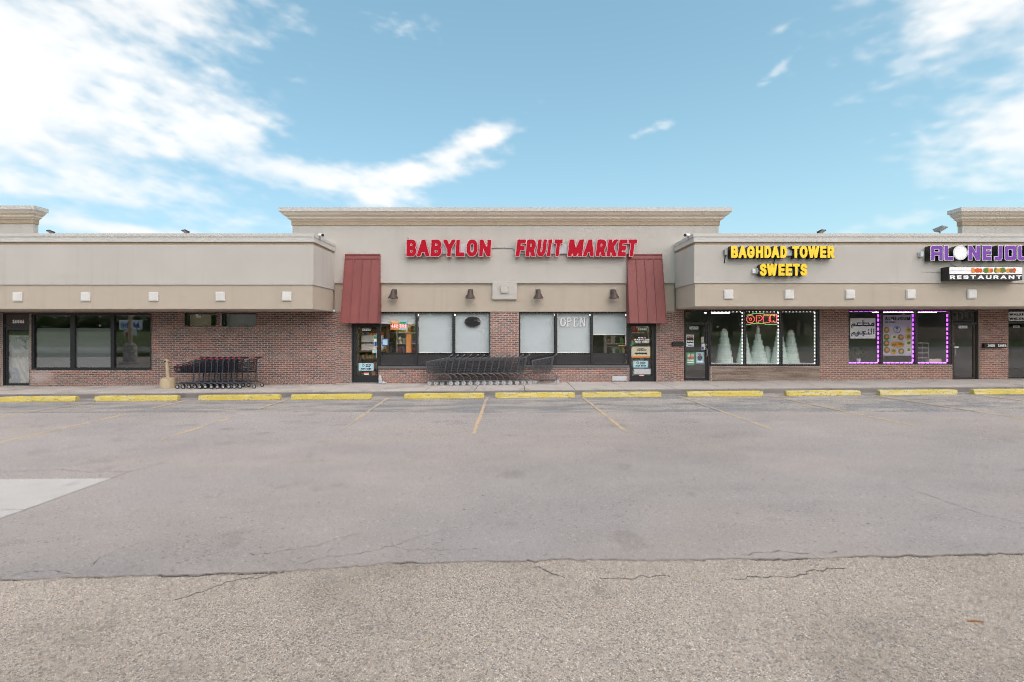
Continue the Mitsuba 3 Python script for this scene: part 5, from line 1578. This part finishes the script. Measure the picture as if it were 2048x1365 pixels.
def ring_(u, v, ru, rv, w):
    o = affinity.scale(Point(ex(u), ez(v)).buffer(1, quad_segs=6), ru / 57, rv / 57)
    return o.difference(affinity.scale(Point(ex(u), ez(v)).buffer(1, quad_segs=6), ru / 57 - w, rv / 57 - w))


LWD = .037
line1 = unary_union([strokes([[(1752.5, 651.5), (1730.5, 651.5)], [(1752.6, 645.5), (1752.6, 651.5)], [(1730.5, 652.5), (1730.5, 640.5)], [(1731, 651.5), (1731, 646.5), (1741, 646.5), (1744, 651.5)], [(1730, 651.5), (1711, 651.5)], [(1719, 651.5), (1719, 646.3), (1727, 646.3)], [(1707.8, 656.5), (1707.8, 651), (1712, 648.5)]], LWD), ring_(1750, 648.8, 3.2, 3.2, LWD), ring_(1712.3, 650, 3.0, 3.0, LWD)])
line2 = unary_union([strokes([[(1752, 668.5), (1752, 657.5)], [(1747.3, 657.5), (1747.3, 668.5), (1722.5, 668.5)], [(1741.5, 664), (1741.5, 668.5)], [(1733.5, 668.3), (1729, 664), (1736, 663.5)], [(1722, 664), (1722, 669), (1718, 672.5), (1714.5, 672)], [(1718, 668.5), (1711, 668.5)], [(1708, 672.5), (1708, 668), (1711, 666)]], LWD), ring_(1721, 666.5, 2.9, 2.9, LWD), ring_(1712.3, 666.8, 2.9, 2.9, LWD), strokes([[(1741.5, 660.5)], [(1731, 671.8)]], LWD)])
flat('lettering', line1, 'ink_navy', t, WALL + .112, .0025)
flat('lettering', line2, 'ink_navy', t, WALL + .112, .0025)
t = thing('menu_poster', 'tall lilac poster headed ALNEJOUM with round pictures of dishes', 'poster')
flat('sheet', r4(1768.5, 630.5, 1830, 712), 'paper_lilac', t, WALL + .115, .004)
flat('heading', text('ALNEJOUM', ex(1775), ex(1825), ez(640.5), ez(634), .010, .22), 'ink_black', t, WALL + .112, .0025)
flat('subheading', text('RESTAURANT', ex(1775), ex(1796), ez(646.3), ez(643.3), .004), 'ink_navy', t, WALL + .112, .0025)
flat('emblem', unary_union([ring_(1799, 659.5, 7.2, 7.2, .016), strokes([[(1799, 664), (1799, 658)]], .02), lump(ex(1799), ez(656.5), .05, .035, 4)]), 'ink_navy', t, WALL + .112, .0025)
DISH = [(1778, 660.5, 6), (1822, 660.5, 6), (1778, 674.5, 6), (1793, 675, 6), (1806.5, 675, 6), (1821.5, 674, 6.2), (1777.5, 687.5, 6.4), (1822, 687, 6.4), (1778.5, 701, 6.4), (1792, 704, 6.4), (1807.5, 703.5, 6.2), (1822, 700.5, 6)]
for k, (u, v, r) in enumerate(DISH):
    m1 = ['food_brown', 'food_gold', 'food_green', 'paper_cream'][k % 4]
    pk = flat('dish', Point(ex(u), ez(v)).buffer(r / 57, quad_segs=5), m1, t, WALL + .112, .0025)
    flat('garnish', lump(ex(u) + .01, ez(v) + .01, r / 57 * .55, r / 57 * .5, k), ['food_gold', 'food_green', 'food_orange', 'food_green'][(k * 3) % 4], pk, WALL + .110, .0018)
pk = flat('platter', affinity.scale(Point(ex(1800), ez(690)).buffer(1, quad_segs=8), 14 / 57, 6.5 / 57), 'food_gold', t, WALL + .112, .0025)
flat('garnish', unary_union([lump(ex(1793), ez(690), .09, .05, 2), lump(ex(1806), ez(688.5), .10, .04, 6)]), 'food_brown', pk, WALL + .110, .0018)
flat('garnish', unary_union([lump(ex(1800), ez(692.5), .12, .03, 12), lump(ex(1790), ez(686.5), .06, .03, 16)]), 'food_orange', pk, WALL + .109, .0018)
zr = ez(727)
t = thing('window_ledge', 'dark ledge inside the restaurant window', 'ledge')
put('board', rbx(ex(1698), ex(1903), WALL + .17, WALL + .6, zr - .06, zr - .01, .006), 'shelf_brown', t)
for lab, u, hh, seed in (('leafy green plant in a white pot behind the Arabic sign window', 1731, .62, 1), ('slim flowering plant in a white pot at the left corner of the restaurant window', 1707, .55, 2)):
    t = thing('potted_plant', lab, 'plant')
    g = np.random.default_rng(seed)
    put('pot', lathe([(0, 0), (.05, 0), (.075, .15), (.078, .155), (.06, .155), (.055, .12), (0, .12)], 18), 'white_plastic', t, smooth=35, tw=T().translate([ex(u), WALL + .36, zr - .01]))
    lv = []
    for k in range(60 if seed == 1 else 34):
        a, e2 = g.uniform(0, 2 * np.pi), g.uniform(.2, 1.2)
        ln = g.uniform(.5, 1.0) * hh * (.75 if seed == 1 else .55)
        st = np.array([0, 0, .14 + g.uniform(0, .12 if seed == 1 else .34)])
        d = np.array([math.cos(a) * math.cos(e2), math.sin(a) * math.cos(e2) * .6, math.sin(e2)])
        side = np.cross(d, [0, 0, 1])
        side /= np.linalg.norm(side) + 1e-9
        mid, end = st + d * ln * .55, st + d * ln + np.array([0, 0, -.10 * ln])
        w_ = .030
        lv.append(trimesh.Trimesh([st, mid - side * w_, mid + side * w_, end], [[0, 1, 2], [1, 3, 2]], process=False))
    put('leaves', cat(lv), 'leaf_green', t, tw=T().translate([ex(u), WALL + .36, zr]))
    put('stem', tube([(0, 0, .1), (.01, 0, .3), (-.01, 0, .42)], .008, 6), 'bark', t, tw=T().translate([ex(u), WALL + .36, zr]))
t = thing('display_case', 'pale wire display case behind the right restaurant pane', 'display case')
X0, X1, Z0, Z1 = ex(1849), ex(1871), zr, ez(687)
L = [[(x, y, Z0), (x, y, Z1)] for x in (X0, X1) for y in (WALL + .3, WALL + .55)] + [[(X0, y, z), (X1, y, z)] for y in (WALL + .3, WALL + .55) for z in np.linspace(Z0, Z1, 5)]
put('frame', bars(L, .010), 'shelf_white', t)
for z in np.linspace(Z0, Z1, 5)[:-1]:
    put('shelf', bx(X0, X1, WALL + .31, WALL + .54, z, z + .01), 'leaf_green', t)
t = thing('carton', 'flat white and green carton on the ledge at the right of the restaurant window', 'box')
put('body', rbx(ex(1870), ex(1895), WALL + .25, WALL + .45, zr, ez(719), .006), 'paper_cream', t)
put('lid', rbx(ex(1869), ex(1884), WALL + .24, WALL + .46, ez(719) + .001, ez(718), .004), 'food_green', t)
t = thing('door_number', 'white number plate 36868 on the restaurant door', 'number')
flat('plate', r4(1922, 652, 1939.5, 657), 'paper_white', t, WALL + .092, .002)
flat('digits', text('36868', ex(1923), ex(1938.5), ez(656.6), ez(652.5), .005), 'raceway', t, WALL + .089, .002)
paper(1912, 693.5, 1923, 696.5, 'paper_white', 'narrow white sticker beside the restaurant door handle', 'sticker', name='sticker')
t = thing('welcome_sign', 'white rounded sign reading WALK-INS WELCOME over the last door at the right edge', 'sign')
sg = r4(2019, 624, 2070, 642).buffer(-.10).buffer(.10)
flat('panel', sg, 'paper_white', t, WALL + .065, .006)
flat('lettering', unary_union([text('WALK-INS', ex(2022), ex(2066), ez(631.5), ez(627), .010), text('WELCOME', ex(2022), ex(2066), ez(640), ez(635.5), .010)]), 'ink_black', t, WALL + .062, .003)
t = thing('door_number', 'white number plate 36854 on the last door at the right edge', 'number')
flat('plate', r4(2032, 652, 2045, 656), 'paper_white', t, WALL + .092, .002)
flat('digits', text('36854', ex(2033), ex(2044.5), ez(655.6), ez(652.4), .004), 'ink_black', t, WALL + .089, .002)
t = thing('ceiling_light', 'slim white tube light at the top of the restaurant window', 'ceiling light')
k = fresh(t + '__tube')
scene[k] = lamp_shape(bx(ex(1768), ex(1898), WALL + .5, WALL + .56, 2.60, 2.63), (4.5, 4.5, 4.4))
put('housing', bx(ex(1766), ex(1900), WALL + .48, WALL + .58, 2.632, 2.66), 'white_plastic', t)
t = thing('ceiling_light', 'slim white tube light at the top of the sweets shop window', 'ceiling light')
k = fresh(t + '__tube')
scene[k] = lamp_shape(bx(ex(1430), ex(1482), WALL + .9, WALL + .98, 2.60, 2.63), (3.5, 3.5, 3.3))
put('housing', bx(ex(1428), ex(1484), WALL + .88, WALL + 1.0, 2.632, 2.66), 'white_plastic', t)
